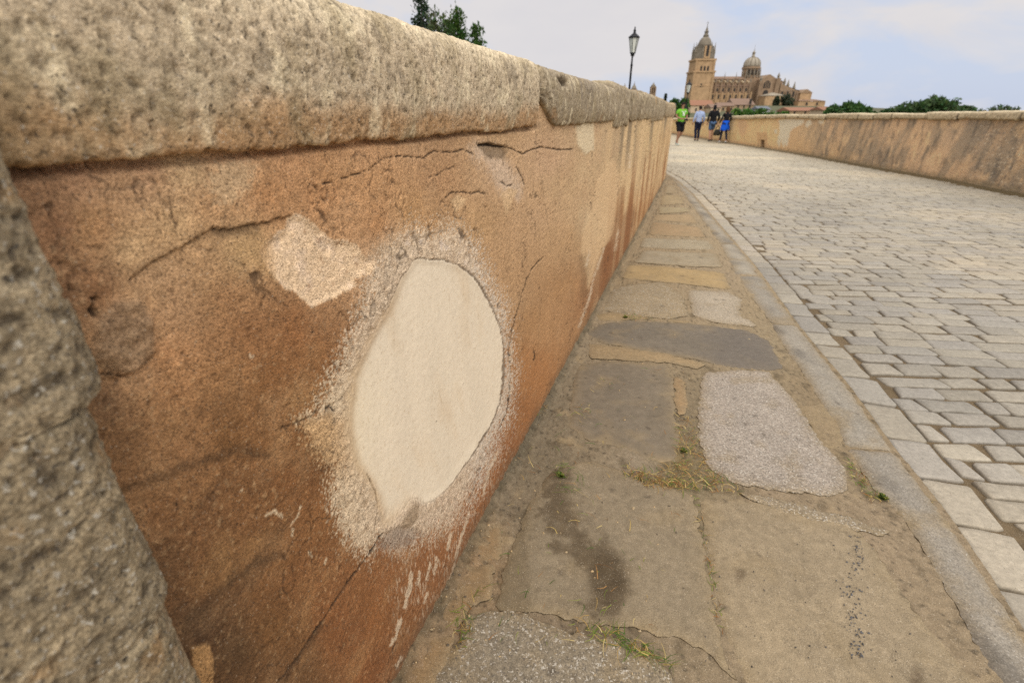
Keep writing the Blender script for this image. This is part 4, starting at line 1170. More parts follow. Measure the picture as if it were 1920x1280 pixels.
# ------------------------------------------------------------------ the wall on the right
rs = np.concatenate([np.arange(-4, 7.5, .25), np.arange(7.5, 14, .035), np.arange(14, 40, .07), np.arange(40, 62, .6)])
def rw_xy(s, o):
    s = np.asarray(s, float); o = np.asarray(o, float); s, o = np.broadcast_arrays(s, o)
    x = np.interp(s, RW[:, 1], RW[:, 0]); dx = (np.interp(s + .3, RW[:, 1], RW[:, 0]) - np.interp(s - .3, RW[:, 1], RW[:, 0])) / .6
    L = np.sqrt(1 + dx * dx)
    return np.stack([x - o / L, s + o * dx / L], -1)
def rw_top(s): return np.interp(s, [-5, 8.8, 22.4, 35, 62], [1.38, 1.345, 1.245, 1.02, 0.95])
hz = np.linspace(0, 1, 110)
Rs, Rh = np.meshgrid(rs, hz, indexing='ij')
Rz = -.06 + Rh * (rw_top(Rs) - .12 + .06)
p = rw_xy(Rs, 0 * Rs)
rU, rV = proj(p[..., 0], p[..., 1], Rz)
rU = np.clip(rU, 1200, 2600)
n1 = fbm(Rs * 1.6, Rz * 1.6, 4, 180); n2 = fbm(Rs * 7, Rz * 7, 4, 181); n3 = fbm(Rs * 25, Rz * 25, 3, 182)
rsamp = [(1280,240,(186,148,104)),(1330,245,(184,146,102)),(1390,245,(184,146,102)),(1440,250,(186,148,104)),(1520,255,(160,134,100)),(1560,245,(172,140,104)),(1600,270,(152,128,98)),(1660,290,(140,118,92)),(1640,240,(160,132,100)),(1700,255,(180,146,108)),(1740,290,(182,148,110)),(1780,250,(166,138,106)),(1830,260,(146,124,98)),(1870,310,(152,128,98)),(1900,250,(150,124,94)),(1920,330,(160,132,98)),(1800,320,(172,140,104)),(1500,280,(170,138,98)),(1580,300,(168,136,96)),(2000,300,(156,128,96))]
Rc = field(rU + 10 * n1, rV + 10 * n1, rsamp, 2.6, 8)
Rc = Rc * (1 + .10 * n2 + .06 * n3)[..., None]
def rpaint(m, c):
    global Rc
    Rc = mixc(Rc, lin(c), np.clip(m, 0, 1))
# grey-black weathering: slanting runs, strongest where the wall is oldest
sl = fbm(Rs * 2.4 + Rz * .9, Rz * .55 - Rs * .1, 5, 183); bl = fbm(Rs * .55, Rz * .8, 3, 184)
old = sstep(1470, 1560, rU)
rpaint(.68 * old * sstep(-.02, .42, sl + .35 * bl + .15 * n2 + .17 + .25 * sstep(1800, 1860, rU) - .25 * (sstep(1690, 1730, rU) - sstep(1770, 1800, rU))), (124, 109, 88))
rpaint(.6 * old * sstep(.0, .5, fbm(Rs * 6, Rz * 2.2, 4, 185)), (84, 76, 64))
rpaint(.45 * sstep(.1, .6, fbm(Rs * 3 + 9, Rz * 1.2, 4, 186)) * (1 - old), (204, 166, 118))
rpaint(.55 * old * sstep(.2, .6, fbm(Rs * 3.5 + 5, Rz * 2.4, 4, 187)), (196, 160, 116))
rpaint(.6 * sstep(1780, 1860, rU) * sstep(.1, .45, fbm(Rs * 16, Rz * 16, 4, 188)), (92, 84, 74))
rpaint(.5 * sstep(1780, 1860, rU) * sstep(.3, .55, fbm(Rs * 20 + 3, Rz * 20, 3, 189)), (198, 178, 146))
d = np.hypot((rU - 1392) / 9, (rV - 236) / 20); rpaint(.5 * sstep(1.3, .5, d + .3 * n2), (142, 120, 92))
for pl in ([(1460,226),(1475,222),(1508,224),(1506,232),(1490,240),(1482,246),(1478,262),(1476,275),(1472,268),(1469,276),(1465,262),(1460,275),(1457,268),(1462,245)], [(1513,226),(1521,224),(1521,234),(1513,240),(1510,236)], [(1533,224),(1546,223),(1544,230),(1538,233),(1534,230)], [(1452,244),(1457,243),(1457,250),(1452,250)]):
    d = sdist(rU + 1.5 * n2 + n3, rV + 3 * n3, pl); rpaint(.9 * sstep(1.6, -1.0, d), (180, 162, 135))
rpaint(.6 * sstep(.16, .02, Rz + .06 * n2), (116, 100, 72))
offr = .012 * n1 + .006 * n2 + .004 * n3
hole = (np.abs(rU - 1429) < 3.6) & (rV > 263) & (rV < 280)
rpaint(sstep(11, 8, np.abs(rU - 1429)) * sstep(247, 250, rV) * .55, (138, 112, 78))
offr = offr - .10 * hole
rpaint(hole * .9, (60, 48, 36))
p = rw_xy(Rs, offr)
me = mesh_np('plaster_face', np.concatenate([p, Rz[..., None]], -1).reshape(-1, 3), grid_quads(*Rs.shape, flip=True))
set_col(me, np.clip(Rc * KW * 1.85 * np.array((.95, 1.0, 1.10)), .01, .75).reshape(-1, 3))
right_wall = tag(empty('parapet_wall', (float(RW[1][0]), float(RW[1][1]), 0)), 'long low plastered wall with grey weather streaks across the cobbled road', 'wall')
child(link('plaster_face', me, M_PLASTER), right_wall)
mb = MB()
cs = np.array([-4, -3.1, 2] + [float(v) for v in RW[1:-1, 1]] + [50, 61.5]); vs, fs = [], []
for s in cs:
    a, b = rw_xy(s, -.10), rw_xy(s, -.45); t = float(rw_top(s)) - .13
    vs += [(a[0], a[1], -1.2), (a[0], a[1], t), (b[0], b[1], t), (b[0], b[1], -1.2)]
for i in range(len(cs) - 1):
    for k in range(4): fs.append((4 * i + k, 4 * i + (k + 1) % 4, 4 * i + 4 + (k + 1) % 4, 4 * i + 4 + k))
mb.add(vs, fs, lin((150, 120, 84))); child(mb.build('wall_core', M_PLASTER), right_wall)
# rounded coping blocks
s = -4.0; i = 0
def rw_xy_rev(s, o): return rw_xy(-np.asarray(s), o)
while s < 60:
    L = random.uniform(.75, 1.25)
    fine = 7 < s < 36
    zt = float(rw_top(s + L / 2))
    me = coping_block(-(s + L), -s - .012, rw_xy_rev, .03 if fine else .12, 26 if fine else 14, 0.07 + random.uniform(-.02, .02), zt - .15 + random.uniform(-.02, .02), zt + random.uniform(-.015, .015), .48, 60 + i % 40, [(150,130,98), (184,166,134), (196,178,146), (210,194,162)], amp=1.6, fq=0.3 if fine else 0.08)
    child(link('coping_stone', me, M_COPING), right_wall)
    s += L; i += 1
# ------------------------------------------------------------------ land, river, hill
M_EARTH = mat_plain('dry_earth', (0.16, 0.13, 0.08), 0.95)
M_WATER = mat_plain('river_water', (0.03, 0.045, 0.04), 0.08, spec=0.5)
mb = MB(); mb.box(-4000, 4000, -4000, 6000, -9.0, -8.0)
tag(mb.build('ground', M_EARTH), 'wide flat land round the river', kind='structure')
mb = MB(); mb.add([(-3000, -400, -7.2), (3000, -400, -7.2), (3000, 70, -7.2), (-3000, 70, -7.2)], [(0, 1, 2, 3)])
tag(mb.build('river', M_WATER), 'slow river under the bridge', kind='structure')
hx, hy = np.meshgrid(np.linspace(-500, 900, 90), np.concatenate([np.linspace(66, 440, 60), np.linspace(450, 900, 12)]), indexing='ij')
HZ_BASE = V(1400, 199, 450)[1]
def hill_z(x, y):
    r = np.exp(-((x - 190) / 170.0) ** 2)
    return -7.6 + 5.2 * sstep(66, 110, y) + (HZ_BASE + 2.4) * sstep(140, 440, y) * r + .8 * fbm(x * .02, y * .02, 3, 210)
hzv = hill_z(hx, hy)
me = mesh_np('hill', np.stack([hx, hy, hzv], -1).reshape(-1, 3), grid_quads(*hx.shape))
tag(link('hill', me, mat_plain('scrub', (0.10, 0.10, 0.05), 0.95)), 'low town hill rising from the far bank', kind='structure')
# the bridge itself, below the road
mb = MB()
for (y0, y1) in ((-6, 9), (9.02, 24), (24.02, 40), (40.02, 68)):
    ym = (y0 + y1) / 2
    xl = float(wall_x(min(max(y0, -1), 44))) - .45; xr = float(np.interp(y0, RW[:, 1], RW[:, 0])) + .5
    xl2 = float(wall_x(min(max(y1, -1), 44))) - .45; xr2 = float(np.interp(y1, RW[:, 1], RW[:, 0])) + .5
    vs = [(xl, y0, -7.3), (xr, y0, -7.3), (xr2, y1, -7.3), (xl2, y1, -7.3), (xl, y0, -.08), (xr, y0, -.08), (xr2, y1, -.08), (xl2, y1, -.08)]
    mb.add(vs, [(0, 3, 2, 1), (4, 5, 6, 7), (0, 1, 5, 4), (1, 2, 6, 5), (2, 3, 7, 6), (3, 0, 4, 7)], lin((150, 120, 84)))
tag(mb.build('bridge_deck', M_FARSTONE), 'stone body of the bridge under the road', kind='structure')

# ------------------------------------------------------------------ cathedral
D0 = 450.0
def X(px, py, D=D0): return V(px, py, D)[0]
def Zp(py, D=D0): return V(1300, py, D)[1]
SAND = lin((174, 144, 110)); SAND2 = lin((146, 123, 100)); GREYR = lin((146, 136, 120)); ROOF = lin((134, 110, 92))
M_WIN = mat_plain('dark_opening', (0.035, 0.028, 0.022), 0.6)
M_DOME = mat_stone('dome_masonry', grain=5, g_amt=.12, mid=.4, m_amt=.25, bump=0)
M_TILE = mat_plain('clay_tiles', (0.28, 0.14, 0.085), 0.9)
M_TILE2 = mat_plain('faded_tiles', (0.22, 0.145, 0.105), 0.9)
M_WALLC = mat_plain('cream_render', (0.55, 0.42, 0.28), 0.9)
M_WALLS = mat_plain('sandstone_wall', (0.36, 0.25, 0.15), 0.9)
cath = empty('cathedral', (X(1400, 199), D0, HZ_BASE))
tag(cath, 'large sandstone cathedral with a tall domed bell tower and a crossing dome on the hill', 'cathedral')
def cb(mb, name, mat=None, lab=None):
    o = child(mb.build(name, mat or M_FARSTONE), cath)
    if lab: o['label'] = lab
    return o
GZ = HZ_BASE - 14
def win(x, z, w, h, y, name='window', arch=True):
    mb = MB()
    pts = [(x - w / 2, z), (x + w / 2, z)]
    if arch:
        for k in range(7):
            a = math.pi * k / 6
            pts.append((x + w / 2 * math.cos(a), z + h - w / 2 + w / 2 * math.sin(a)))
    else: pts += [(x + w / 2, z + h), (x - w / 2, z + h)]
    n = len(pts)
    vs = [(p[0], y, p[1]) for p in pts] + [(p[0], y + .5, p[1]) for p in pts]
    mb.add(vs, [tuple(range(n))] + [(k, (k + 1) % n, n + (k + 1) % n, n + k) for k in range(n)])
    return child(mb.build(name, M_WIN), cath)
def pinn(x, y, z0, z1, r, par=None):
    mb = MB(); h = z1 - z0
    mb.lathe(x, y, [(r, z0), (r, z0 + .38 * h), (r * 1.35, z0 + .40 * h), (r * 1.1, z0 + .46 * h), (r * .55, z0 + .7 * h), (r * .18, z0 + .96 * h), (.05, z1)], 6, GREYR * .75, smooth=False)
    return cb(mb, 'pinnacle')
# bell tower: square shaft in two stages, octagonal belfry, ribbed dome, lantern, spire
tx = (X(1288, 175) + X(1325, 175)) / 2; tw = 8.3; ty = D0 - 2
def stage(z0, z1, w, name, col=SAND):
    mb = MB(); mb.box(tx - w, tx + w, ty - w, ty + w, z0, z1, col); return cb(mb, name)
zc1, zc2, zc3, zc4 = Zp(138), Zp(116), Zp(88), Zp(69.5)
stage(GZ, zc1, tw, 'tower_shaft'); stage(zc1 + .01, zc1 + 1.1, tw + .7, 'cornice'); stage(zc1 + 1.12, zc2, tw - .5, 'belfry_stage'); stage(zc2 + .01, zc2 + 1.3, tw + .15, 'cornice')
stage(Zp(163), Zp(163) + .7, tw + .25, 'string_course')
for sx in (-1, 1):
    mb = MB(); mb.box(tx + sx * (tw - .7) - .9, tx + sx * (tw - .7) + .9, ty - tw - .5, ty - tw + 1, GZ, zc1 - .02, SAND * .92); cb(mb, 'corner_pier')
    mb = MB(); mb.box(tx + sx * (tw - 1.2) - .8, tx + sx * (tw - 1.2) + .8, ty - tw - .1, ty - tw + 1.4, zc1 + 1.12, zc2 - .02, SAND * .92); cb(mb, 'corner_pier')
for k in (-1, 0, 1): win(tx + k * 2.75, Zp(135.0), 1.5, Zp(126) - Zp(135), ty - tw + .4)
win(tx - 1.0, Zp(165), 1.4, 2.6, ty - tw - .05, arch=False)
mb = MB(); mb.lathe(tx, ty, [(tw * 1.04, zc2 + 1.3), (tw * 1.03, zc2 + 3), (tw * .97, (zc2 + zc3) / 2), (tw * .88, zc3 - .9), (tw * .92, zc3 - .8), (tw * .90, zc3 - .1), (tw * .62, zc3)], 8, GREYR * .62, math.pi / 8, False); cb(mb, 'octagon', None, 'grey octagonal belfry')
mb = MB(); mb.box(tx - 2.2, tx + 2.6, ty - tw * .97 - .3, ty - tw * .8, zc2 + 1.5, zc3 - .5, SAND); cb(mb, 'belfry_front')
win(tx + .2, zc2 + 3, 2.0, 7.5, ty - tw * .97 - .45)
for a in range(8):
    an = math.pi / 8 + a * math.pi / 4
    pinn(tx + tw * .98 * math.cos(an), ty + tw * .98 * math.sin(an), zc2 + 1.3, zc3 + 2.6, .7)
mb = MB(); prof = [(tw * .64, zc3)]
for k in range(1, 9):
    a = k / 8 * math.pi / 2; prof.append((tw * .64 * math.cos(a) ** .9 + 1.5 * math.sin(a) ** 3, zc3 + (zc4 - zc3) * (k / 8) ** .88))
mb.lathe(tx, ty, prof, 16, GREYR * .72); cb(mb, 'dome')
zl = Zp(53); zt = Zp(40)
mb = MB(); h = zl - zc4
mb.lathe(tx, ty, [(2.2, zc4 - .3), (2.2, zc4 + .15 * h), (1.5, zc4 + .2 * h), (1.45, zc4 + .5 * h), (1.9, zc4 + .54 * h), (1.1, zc4 + .62 * h), (.9, zc4 + .85 * h), (.35, zl)], 8, GREYR * .6); cb(mb, 'lantern')
mb = MB(); mb.lathe(tx, ty, [(.35, zl), (.5, zl + .4), (.22, zl + 1), (.12, zl + .7 * (zt - zl)), (.05, zt)], 6, GREYR * .6); mb.box(tx - .8, tx + .8, ty - .1, ty + .1, zt - 1.6, zt - 1.3, GREYR * .5); cb(mb, 'spire')
# nave: high wall, roof, lower aisle and chapels, flying buttresses
nx0, nx1 = X(1326, 150), X(1408, 150); ny = D0 + 4
zr, zn, za, zch = Zp(143), Zp(148), Zp(163), Zp(176)
mb = MB(); mb.box(nx0, nx1, ny, ny + 14, GZ, zn, SAND2); cb(mb, 'nave_wall')
mb = MB(); mb.gable(nx0 - .3, nx1 + .3, ny - .6, ny + 14.6, zn + .02, zr + .4, 'x', ROOF); cb(mb, 'nave_roof')
mb = MB(); mb.box(nx0, nx1, ny - 7, ny - .02, GZ, za, SAND2 * .92); cb(mb, 'aisle_wall')
mb = MB(); mb.add([(nx0, ny - 7.4, za + .02), (nx1, ny - 7.4, za + .02), (nx1, ny - .02, za + 1.6), (nx0, ny - .02, za + 1.6)], [(0, 1, 2, 3)], ROOF * .8); cb(mb, 'aisle_roof')
mb = MB(); mb.box(nx0, nx1 - 4, ny - 12, ny - 7.02, GZ, zch, SAND * .9); cb(mb, 'chapel_wall')
nb = 7
for i in range(nb + 1):
    bx = nx0 + (nx1 - nx0) * (i + .3) / (nb + .6)
    mb = MB(); mb.box(bx - .55, bx + .55, ny - 8.0, ny - 6.6, GZ, za + 3.2, SAND2 * .85); cb(mb, 'buttress')
    mb = MB(); mb.box(bx - .55, bx + .55, ny - 12.8, ny - 11.6, GZ, zch + 1.2, SAND * .85); cb(mb, 'buttress')
    mb = MB(); mb.add([(bx - .3, ny - 7, za + 3.1), (bx + .3, ny - 7, za + 3.1), (bx + .3, ny, zn - 1.0), (bx - .3, ny, zn - 1.0), (bx - .3, ny - 7, za + 2.2), (bx + .3, ny - 7, za + 2.2), (bx + .3, ny, zn - 2.2), (bx - .3, ny, zn - 2.2)], [(0, 1, 2, 3), (4, 7, 6, 5), (0, 4, 5, 1), (3, 2, 6, 7), (0, 3, 7, 4), (1, 5, 6, 2)], lin((200, 182, 150))); cb(mb, 'flying_buttress')
    pinn(bx, ny - 7.3, za + 3.2, za + 6.4, .5)
    if i % 2 == 1: pinn(bx, ny + .2, zn, zr + 3.4, .3)
    if i < nb:
        cx = bx + (nx1 - nx0) / (nb + .6) / 2
        win(cx, zn - 5.2, 1.7, 4.0, ny - .12); win(cx, za - 4.6, 1.5, 3.6, ny - 7.12); win(cx, zch - 4.2, 1.4, 3.4, ny - 12.1)
# crossing: square base, drum, dome, lantern
dx0, dx1 = X(1402, 135), X(1434, 135); dcx = (dx0 + dx1) / 2; dr = (dx1 - dx0) / 2; dcy = ny + 7
zb0, zb1, zb2, zb3 = Zp(147), Zp(124), Zp(105.5), Zp(92)
mb = MB(); mb.box(dcx - dr - 1, dcx + dr + 1, dcy - dr - 1, dcy + dr + 1, GZ, zb0, SAND2); cb(mb, 'crossing_base')
mb = MB(); h = zb1 - zb0
mb.lathe(dcx, dcy, [(dr * 1.06, zb0), (dr * 1.06, zb0 + .2 * h), (dr * .96, zb0 + .22 * h), (dr * .96, zb0 + .82 * h), (dr * 1.06, zb0 + .85 * h), (dr * 1.04, zb1)], 16, SAND2, math.pi / 16, False); cb(mb, 'drum')
for k in range(8):
    a = -math.pi / 2 + (k - 3.5) * math.pi / 8
    wx, wy = dcx + dr * .97 * math.cos(a), dcy + dr * .97 * math.sin(a)
    if k in (2, 3, 4, 5): win(wx, zb0 + .34 * h, 1.5, .42 * h, wy - .35)
    pinn(dcx + dr * 1.1 * math.cos(a + math.pi / 16), dcy + dr * 1.1 * math.sin(a + math.pi / 16), zb0 + .1 * h, zb0 + .95 * h, .55)
mb = MB(); prof = [(dr * .93, zb1)]
for k in range(1, 10):
    a = k / 9 * math.pi / 2; prof.append((dr * .93 * math.cos(a) + 1.1 * math.sin(a), zb1 + (zb2 - zb1) * math.sin(a)))
mb.lathe(dcx, dcy, prof, 24, lin((158, 149, 134))); cb(mb, 'dome', None, 'pale grey crossing dome')
for k in range(12):
    a = 2 * math.pi * k / 12; mb = MB()
    pts = [(dcx + (r + .12) * math.cos(a), dcy + (r + .12) * math.sin(a), z) for (r, z) in prof]
    for p, q in zip(pts[:-1], pts[1:]): mb.tube(p, q, .28, .28, 4, lin((138, 128, 112)))
    if math.sin(a) < .2: cb(mb, 'dome_rib')
h = zb3 - zb2
mb = MB(); mb.lathe(dcx, dcy, [(1.5, zb2 - .4), (1.5, zb2 + .2 * h), (1.15, zb2 + .24 * h), (1.15, zb2 + .6 * h), (1.5, zb2 + .64 * h), (.7, zb2 + .85 * h), (.2, zb3)], 8, GREYR); cb(mb, 'lantern')
mb = MB(); mb.lathe(dcx, dcy, [(.2, zb3), (.3, zb3 + .5), (.1, zb3 + 1.2), (.05, Zp(80.5))], 6, GREYR * .6); cb(mb, 'spire')
# transept with gable and great window
rx0, rx1 = X(1420, 165), X(1448, 165); ry = ny - 9; zt0, zt1 = Zp(149), Zp(140.5)
mb = MB(); mb.box(rx0, rx1, ry, ny + 20, GZ, zt0, SAND2); mb.gable(rx0, rx1, ry, ny + 20, zt0 + .01, zt1, 'y', SAND2); cb(mb, 'transept')
win((rx0 + rx1) / 2 - 1, Zp(166), 5.6, Zp(152) - Zp(166), ry - .15); win((rx0 + rx1) / 2 - 1, Zp(178), 4.4, 3.4, ry - .15)
for fx in (.27, .5, .73):
    mb = MB(); xx = (rx0 + rx1) / 2 - 1 - 2.8 + 5.6 * fx; mb.box(xx - .18, xx + .18, ry - .4, ry - .1, Zp(166), Zp(154), SAND2); cb(mb, 'mullion')
for (px, w, top) in ((1419, 1.5, 143), (1450, 1.8, 138)):
    x = X(px, 165); mb = MB(); mb.box(x - w, x + w, ry - 1.6, ry + 2, GZ, Zp(top + 10), SAND2 * .85); cb(mb, 'corner_pier'); pinn(x, ry, Zp(top + 10), Zp(top - 1), 1.0)
# chancel stepping down to the right, roofs, pinnacles, end gable and low sacristy
sx0, sx1 = X(1448, 160), X(1470, 160)
mb = MB(); mb.box(sx0, sx1, ny - 1, ny + 14, GZ, Zp(152), SAND2); mb.add([(sx0, ny - 1.2, Zp(147)), (sx1, ny - 1.2, Zp(152.5)), (sx1, ny + 14, Zp(152.5)), (sx0, ny + 14, Zp(147)), (sx0, ny - 1.2, Zp(152) + .02), (sx1, ny - 1.2, Zp(152) + .02)], [(0, 1, 2, 3), (4, 5, 1, 0)], ROOF); cb(mb, 'chancel_wall')
ax0, ax1 = X(1456, 175), X(1494, 175)
mb = MB(); mb.box(ax0, ax1, ny - 8, ny - 1.02, GZ, Zp(171), SAND2 * .95); mb.add([(ax0, ny - 8.3, Zp(158)), (ax1, ny - 8.3, Zp(172)), (ax1, ny - 1, Zp(172)), (ax0, ny - 1, Zp(158)), (ax0, ny - 8.3, Zp(171) + .02), (ax1, ny - 8.3, Zp(171) + .02)], [(0, 1, 2, 3), (4, 5, 1, 0)], SAND2); cb(mb, 'ambulatory_wall')
for (px, b, t) in ((1468.5, 155, 146), (1474.5, 162, 150), (1485.5, 168, 153.5)): pinn(X(px, b), ny - 6, Zp(b + 6), Zp(t), 1.15)
for px in (1461, 1471, 1482):
    x = X(px, 180); win(x, Zp(182), 1.8, Zp(172) - Zp(182), ny - 8.15)
    mb = MB(); mb.box(x + 2.1, x + 3.3, ny - 9, ny - 8, GZ, Zp(174), SAND2 * .85); cb(mb, 'buttress')
ex0, ex1 = X(1493, 180), X(1514, 180); ey_ = ny - 10
mb = MB(); mb.box(ex0, ex1, ey_, ny + 8, GZ, Zp(175), SAND); mb.gable(ex0 - .5, ex1 + .5, ey_ - .4, ny + 8, Zp(175) + .02, Zp(168), 'y', SAND2); cb(mb, 'end_gable')
lx0, lx1 = X(1484, 193), X(1533, 193)
mb = MB(); mb.box(lx0, lx1, ey_ - 5, ny + 4, GZ, Zp(190.5), SAND); cb(mb, 'sacristy_wall')
mb = MB(); mb.add([(lx0 - .4, ey_ - 5.5, Zp(191) + .3), (lx1 + .4, ey_ - 5.5, Zp(191) + .3), (lx1 - 6, ey_ + 2, Zp(186.5)), (lx0 + 3, ey_ + 2, Zp(186.5)), (lx1 + .4, ny + 4, Zp(191) + .3)], [(0, 1, 2, 3), (1, 4, 2)], ROOF); cb(mb, 'sacristy_roof')
for px in (1499, 1518): win(X(px, 195), Zp(198), 1.6, 2.2, ey_ - 5.15)
# square chapterhouse in front of the transept
qx0, qx1 = X(1415, 190), X(1451, 190); qy = ny - 22
mb = MB(); mb.box(qx0, qx1, qy, qy + 14, GZ, Zp(181), SAND); cb(mb, 'chapter_house')
mb = MB(); xm, ym = (qx0 + qx1) / 2, qy + 7; zq = Zp(181) + .02
mb.add([(qx0 - .4, qy - .4, zq), (qx1 + .4, qy - .4, zq), (qx1 + .4, qy + 14.4, zq), (qx0 - .4, qy + 14.4, zq), (xm, ym, zq + 2.6)], [(0, 1, 4), (1, 2, 4), (2, 3, 4), (3, 0, 4)], GREYR); cb(mb, 'chapter_roof')
win(X(1437, 190), Zp(191), .9, 2.0, qy - .12)

# ------------------------------------------------------------------ distant church towers on the left
def church(px, pyb, pyt, wpx, D, kind, label):
    x, zt = V(px, pyt, D); zb = V(px, pyb, D)[1] - 25; r = .36 * wpx * D / 997
    zmid = V(px, pyb, D)[1]; h = zt - zmid
    t = tag(empty('church_tower', (x, D, zb)), label, 'church tower')
    mb = MB(); mb.box(x - r, x + r, D - r, D + r, zb, zmid + .25 * h, SAND2); child(mb.build('tower_shaft', M_FARSTONE), t)
    z0 = zmid + .25 * h + .01; hh = zt - z0
    if kind == 'spire':
        mb = MB(); mb.lathe(x, D, [(r * 1.15, z0), (r * .95, z0 + .08 * hh), (r * .7, z0 + .35 * hh), (r * .3, z0 + .5 * hh), (r * .28, z0 + .62 * hh), (r * .1, z0 + .75 * hh), (.06, zt)], 8, GREYR * .7); child(mb.build('spire', M_FARSTONE), t)
    elif kind == 'belfry':
        mb = MB(); mb.box(x - r, x - .55 * r, D - r, D + r, z0, z0 + .5 * hh, SAND2); mb.box(x + .55 * r, x + r, D - r, D + r, z0, z0 + .5 * hh, SAND2); mb.box(x - .18 * r, x + .18 * r, D - r, D + r, z0, z0 + .5 * hh, SAND2); mb.box(x - r, x + r, D - r, D + r, z0 + .5 * hh + .01, z0 + .58 * hh, SAND2)
        child(mb.build('bell_stage', M_FARSTONE), t)
        mb = MB(); mb.lathe(x, D, [(r * .95, z0 + .58 * hh + .01), (r * .8, z0 + .7 * hh), (r * .4, z0 + .82 * hh), (r * .15, z0 + .88 * hh), (.08, zt)], 8, GREYR * .7); child(mb.build('cupola', M_FARSTONE), t)
    else:
        mb = MB(); mb.lathe(x, D, [(r, z0), (r * .95, z0 + .25 * hh), (r * .6, z0 + .5 * hh), (r * .25, z0 + .62 * hh), (r * .2, z0 + .8 * hh), (.06, zt)], 10, GREYR * .75); child(mb.build('cupola', M_FARSTONE), t)
church(1150, 160, 151, 7, 560, 'dome', 'small far cupola furthest to the left above the wall coping')
church(1172, 168, 156, 6, 560, 'dome', 'small far turret just behind the foot of the lamp post')
church(1190, 172, 153, 13, 520, 'spire', 'far church tower with a pointed spire right of the lamp post')
church(1226, 182, 154, 13, 500, 'belfry', 'far open belfry tower standing alone above the end of the coping')

# ------------------------------------------------------------------ houses below the cathedral
def house(px0, px1, py_eave, py_ridge, D, dep, wallm, roofm, wins, label, along='x'):
    x0, ze = V(px0, py_eave, D); x1, _ = V(px1, py_eave, D); zr_ = V(px0, py_ridge, D)[1]
    zb = float(hill_z(np.array((x0 + x1) / 2), np.array(D))) - 3
    h = tag(empty('house', ((x0 + x1) / 2, D, zb)), label, 'house')
    mb = MB(); mb.box(x0, x1, D, D + dep, zb, ze); child(mb.build('wall', wallm), h)
    mb = MB(); mb.gable(x0 - .5, x1 + .5, D - .6, D + dep + .6, ze + .02, ze + 1.15 * (zr_ - ze), along); child(mb.build('roof', roofm), h)
    for (px, py, w, hh) in wins:
        wx, wz = V(px, py, D - .06)
        mb = MB(); mb.box(wx - w / 2, wx + w / 2, D - .08, D + .3, wz - hh / 2, wz + hh / 2); f = child(mb.build('window', M_WIN), h)
    return h
house(1296, 1338, 198, 189, 300, 12, M_WALLC, M_TILE, [(1323, 206, 1.0, 2.0), (1322, 214, 1.0, 2.0), (1305, 206, .9, 1.6), (1333, 208, .9, 1.6)], 'cream house with a wide red tiled roof below the bell tower')
house(1334, 1352, 202, 196, 290, 10, M_WALLC, M_TILE2, [(1341, 207, .9, 1.5), (1347, 207, .9, 1.5)], 'small pale house between the cream house and the walker in black')
house(1350, 1376, 199, 193, 310, 12, M_WALLS, M_TILE2, [(1356, 205, 1.0, 1.4), (1364, 205, 1, 1.4), (1371, 205, 1, 1.4)], 'brownish house with a faded tile roof below the nave')
house(1376, 1414, 197, 186, 330, 14, M_WALLS, M_TILE2, [(1384, 200, 1.0, 1.6), (1395, 200, 1.0, 1.6), (1407, 194, 1.4, 5)], 'long sandstone house with a dark doorway under the nave')
house(1424, 1444, 205, 200, 260, 9, mat_plain('grey_render', (.4, .4, .4), .9), mat_plain('slate', (.16, .17, .2), .7), [(1438, 206, 1.0, 1.2)], 'little grey house with a slate roof in front of the chapter house')
house(1482, 1536, 208, 202, 240, 12, M_WALLS, M_TILE, [(1490, 211, .8, 1.0), (1510, 211, .8, 1.0)], 'long low house with a red tiled roof right of the cathedral')
house(1545, 1572, 207, 201, 220, 10, M_WALLC, M_TILE, [(1551, 211, .8, 1.0), (1563, 211, .8, 1.0)], 'house with an orange roof beside the dark trees')

# ------------------------------------------------------------------ trees
def leaf_mat(name, c):
    m = bpy.data.materials.new(name); m.use_nodes = True; t = m.node_tree; b = t.nodes['Principled BSDF']
    b.inputs['Roughness'].default_value = .7; b.inputs['Specular IOR Level'].default_value = .2
    at = t.nodes.new('ShaderNodeAttribute'); at.attribute_name = 'Col'
    t.links.new(at.outputs['Color'], b.inputs['Base Color'])
    tr = N(t, 'ShaderNodeBsdfTranslucent'); t.links.new(at.outputs['Color'], tr.inputs['Color'])
    mx = N(t, 'ShaderNodeMixShader', Fac=.3); o = t.nodes['Material Output']
    t.links.new(b.outputs['BSDF'], mx.inputs[1]); t.links.new(tr.outputs['BSDF'], mx.inputs[2]); t.links.new(mx.outputs['Shader'], o.inputs['Surface'])
    return m
M_LEAF = leaf_mat('foliage', None)
M_BARK = mat_plain('bark', (0.09, 0.07, 0.05), .95)
def leaves_mesh(name, C, size, col, up=0.3):
    """C: leaf centres; one small kite per leaf, each turned its own way."""
    n = len(C)
    a = rng.normal(size=(n, 3)); a[:, 2] += up; a /= np.linalg.norm(a, axis=1)[:, None]
    b = np.cross(a, rng.normal(size=(n, 3))); b /= np.linalg.norm(b, axis=1)[:, None]
    s = size * rng.uniform(.6, 1.3, (n, 1))
    v = np.stack([C - a * s, C + b * s * .45, C + a * s, C - b * s * .45], 1).reshape(-1, 3)
    q = np.arange(4 * n).reshape(n, 4)
    me = mesh_np(name, v, q, smooth=False)
    cc = lin(col) * rng.uniform(.55, 1.5, (n, 1)) * np.array([1, 1, 1])
    cc = cc * (1 + .15 * rng.normal(size=(n, 3)) * np.array([1, .3, .8]))
    set_col(me, np.repeat(np.clip(cc, .003, .5), 4, 0))
    return me
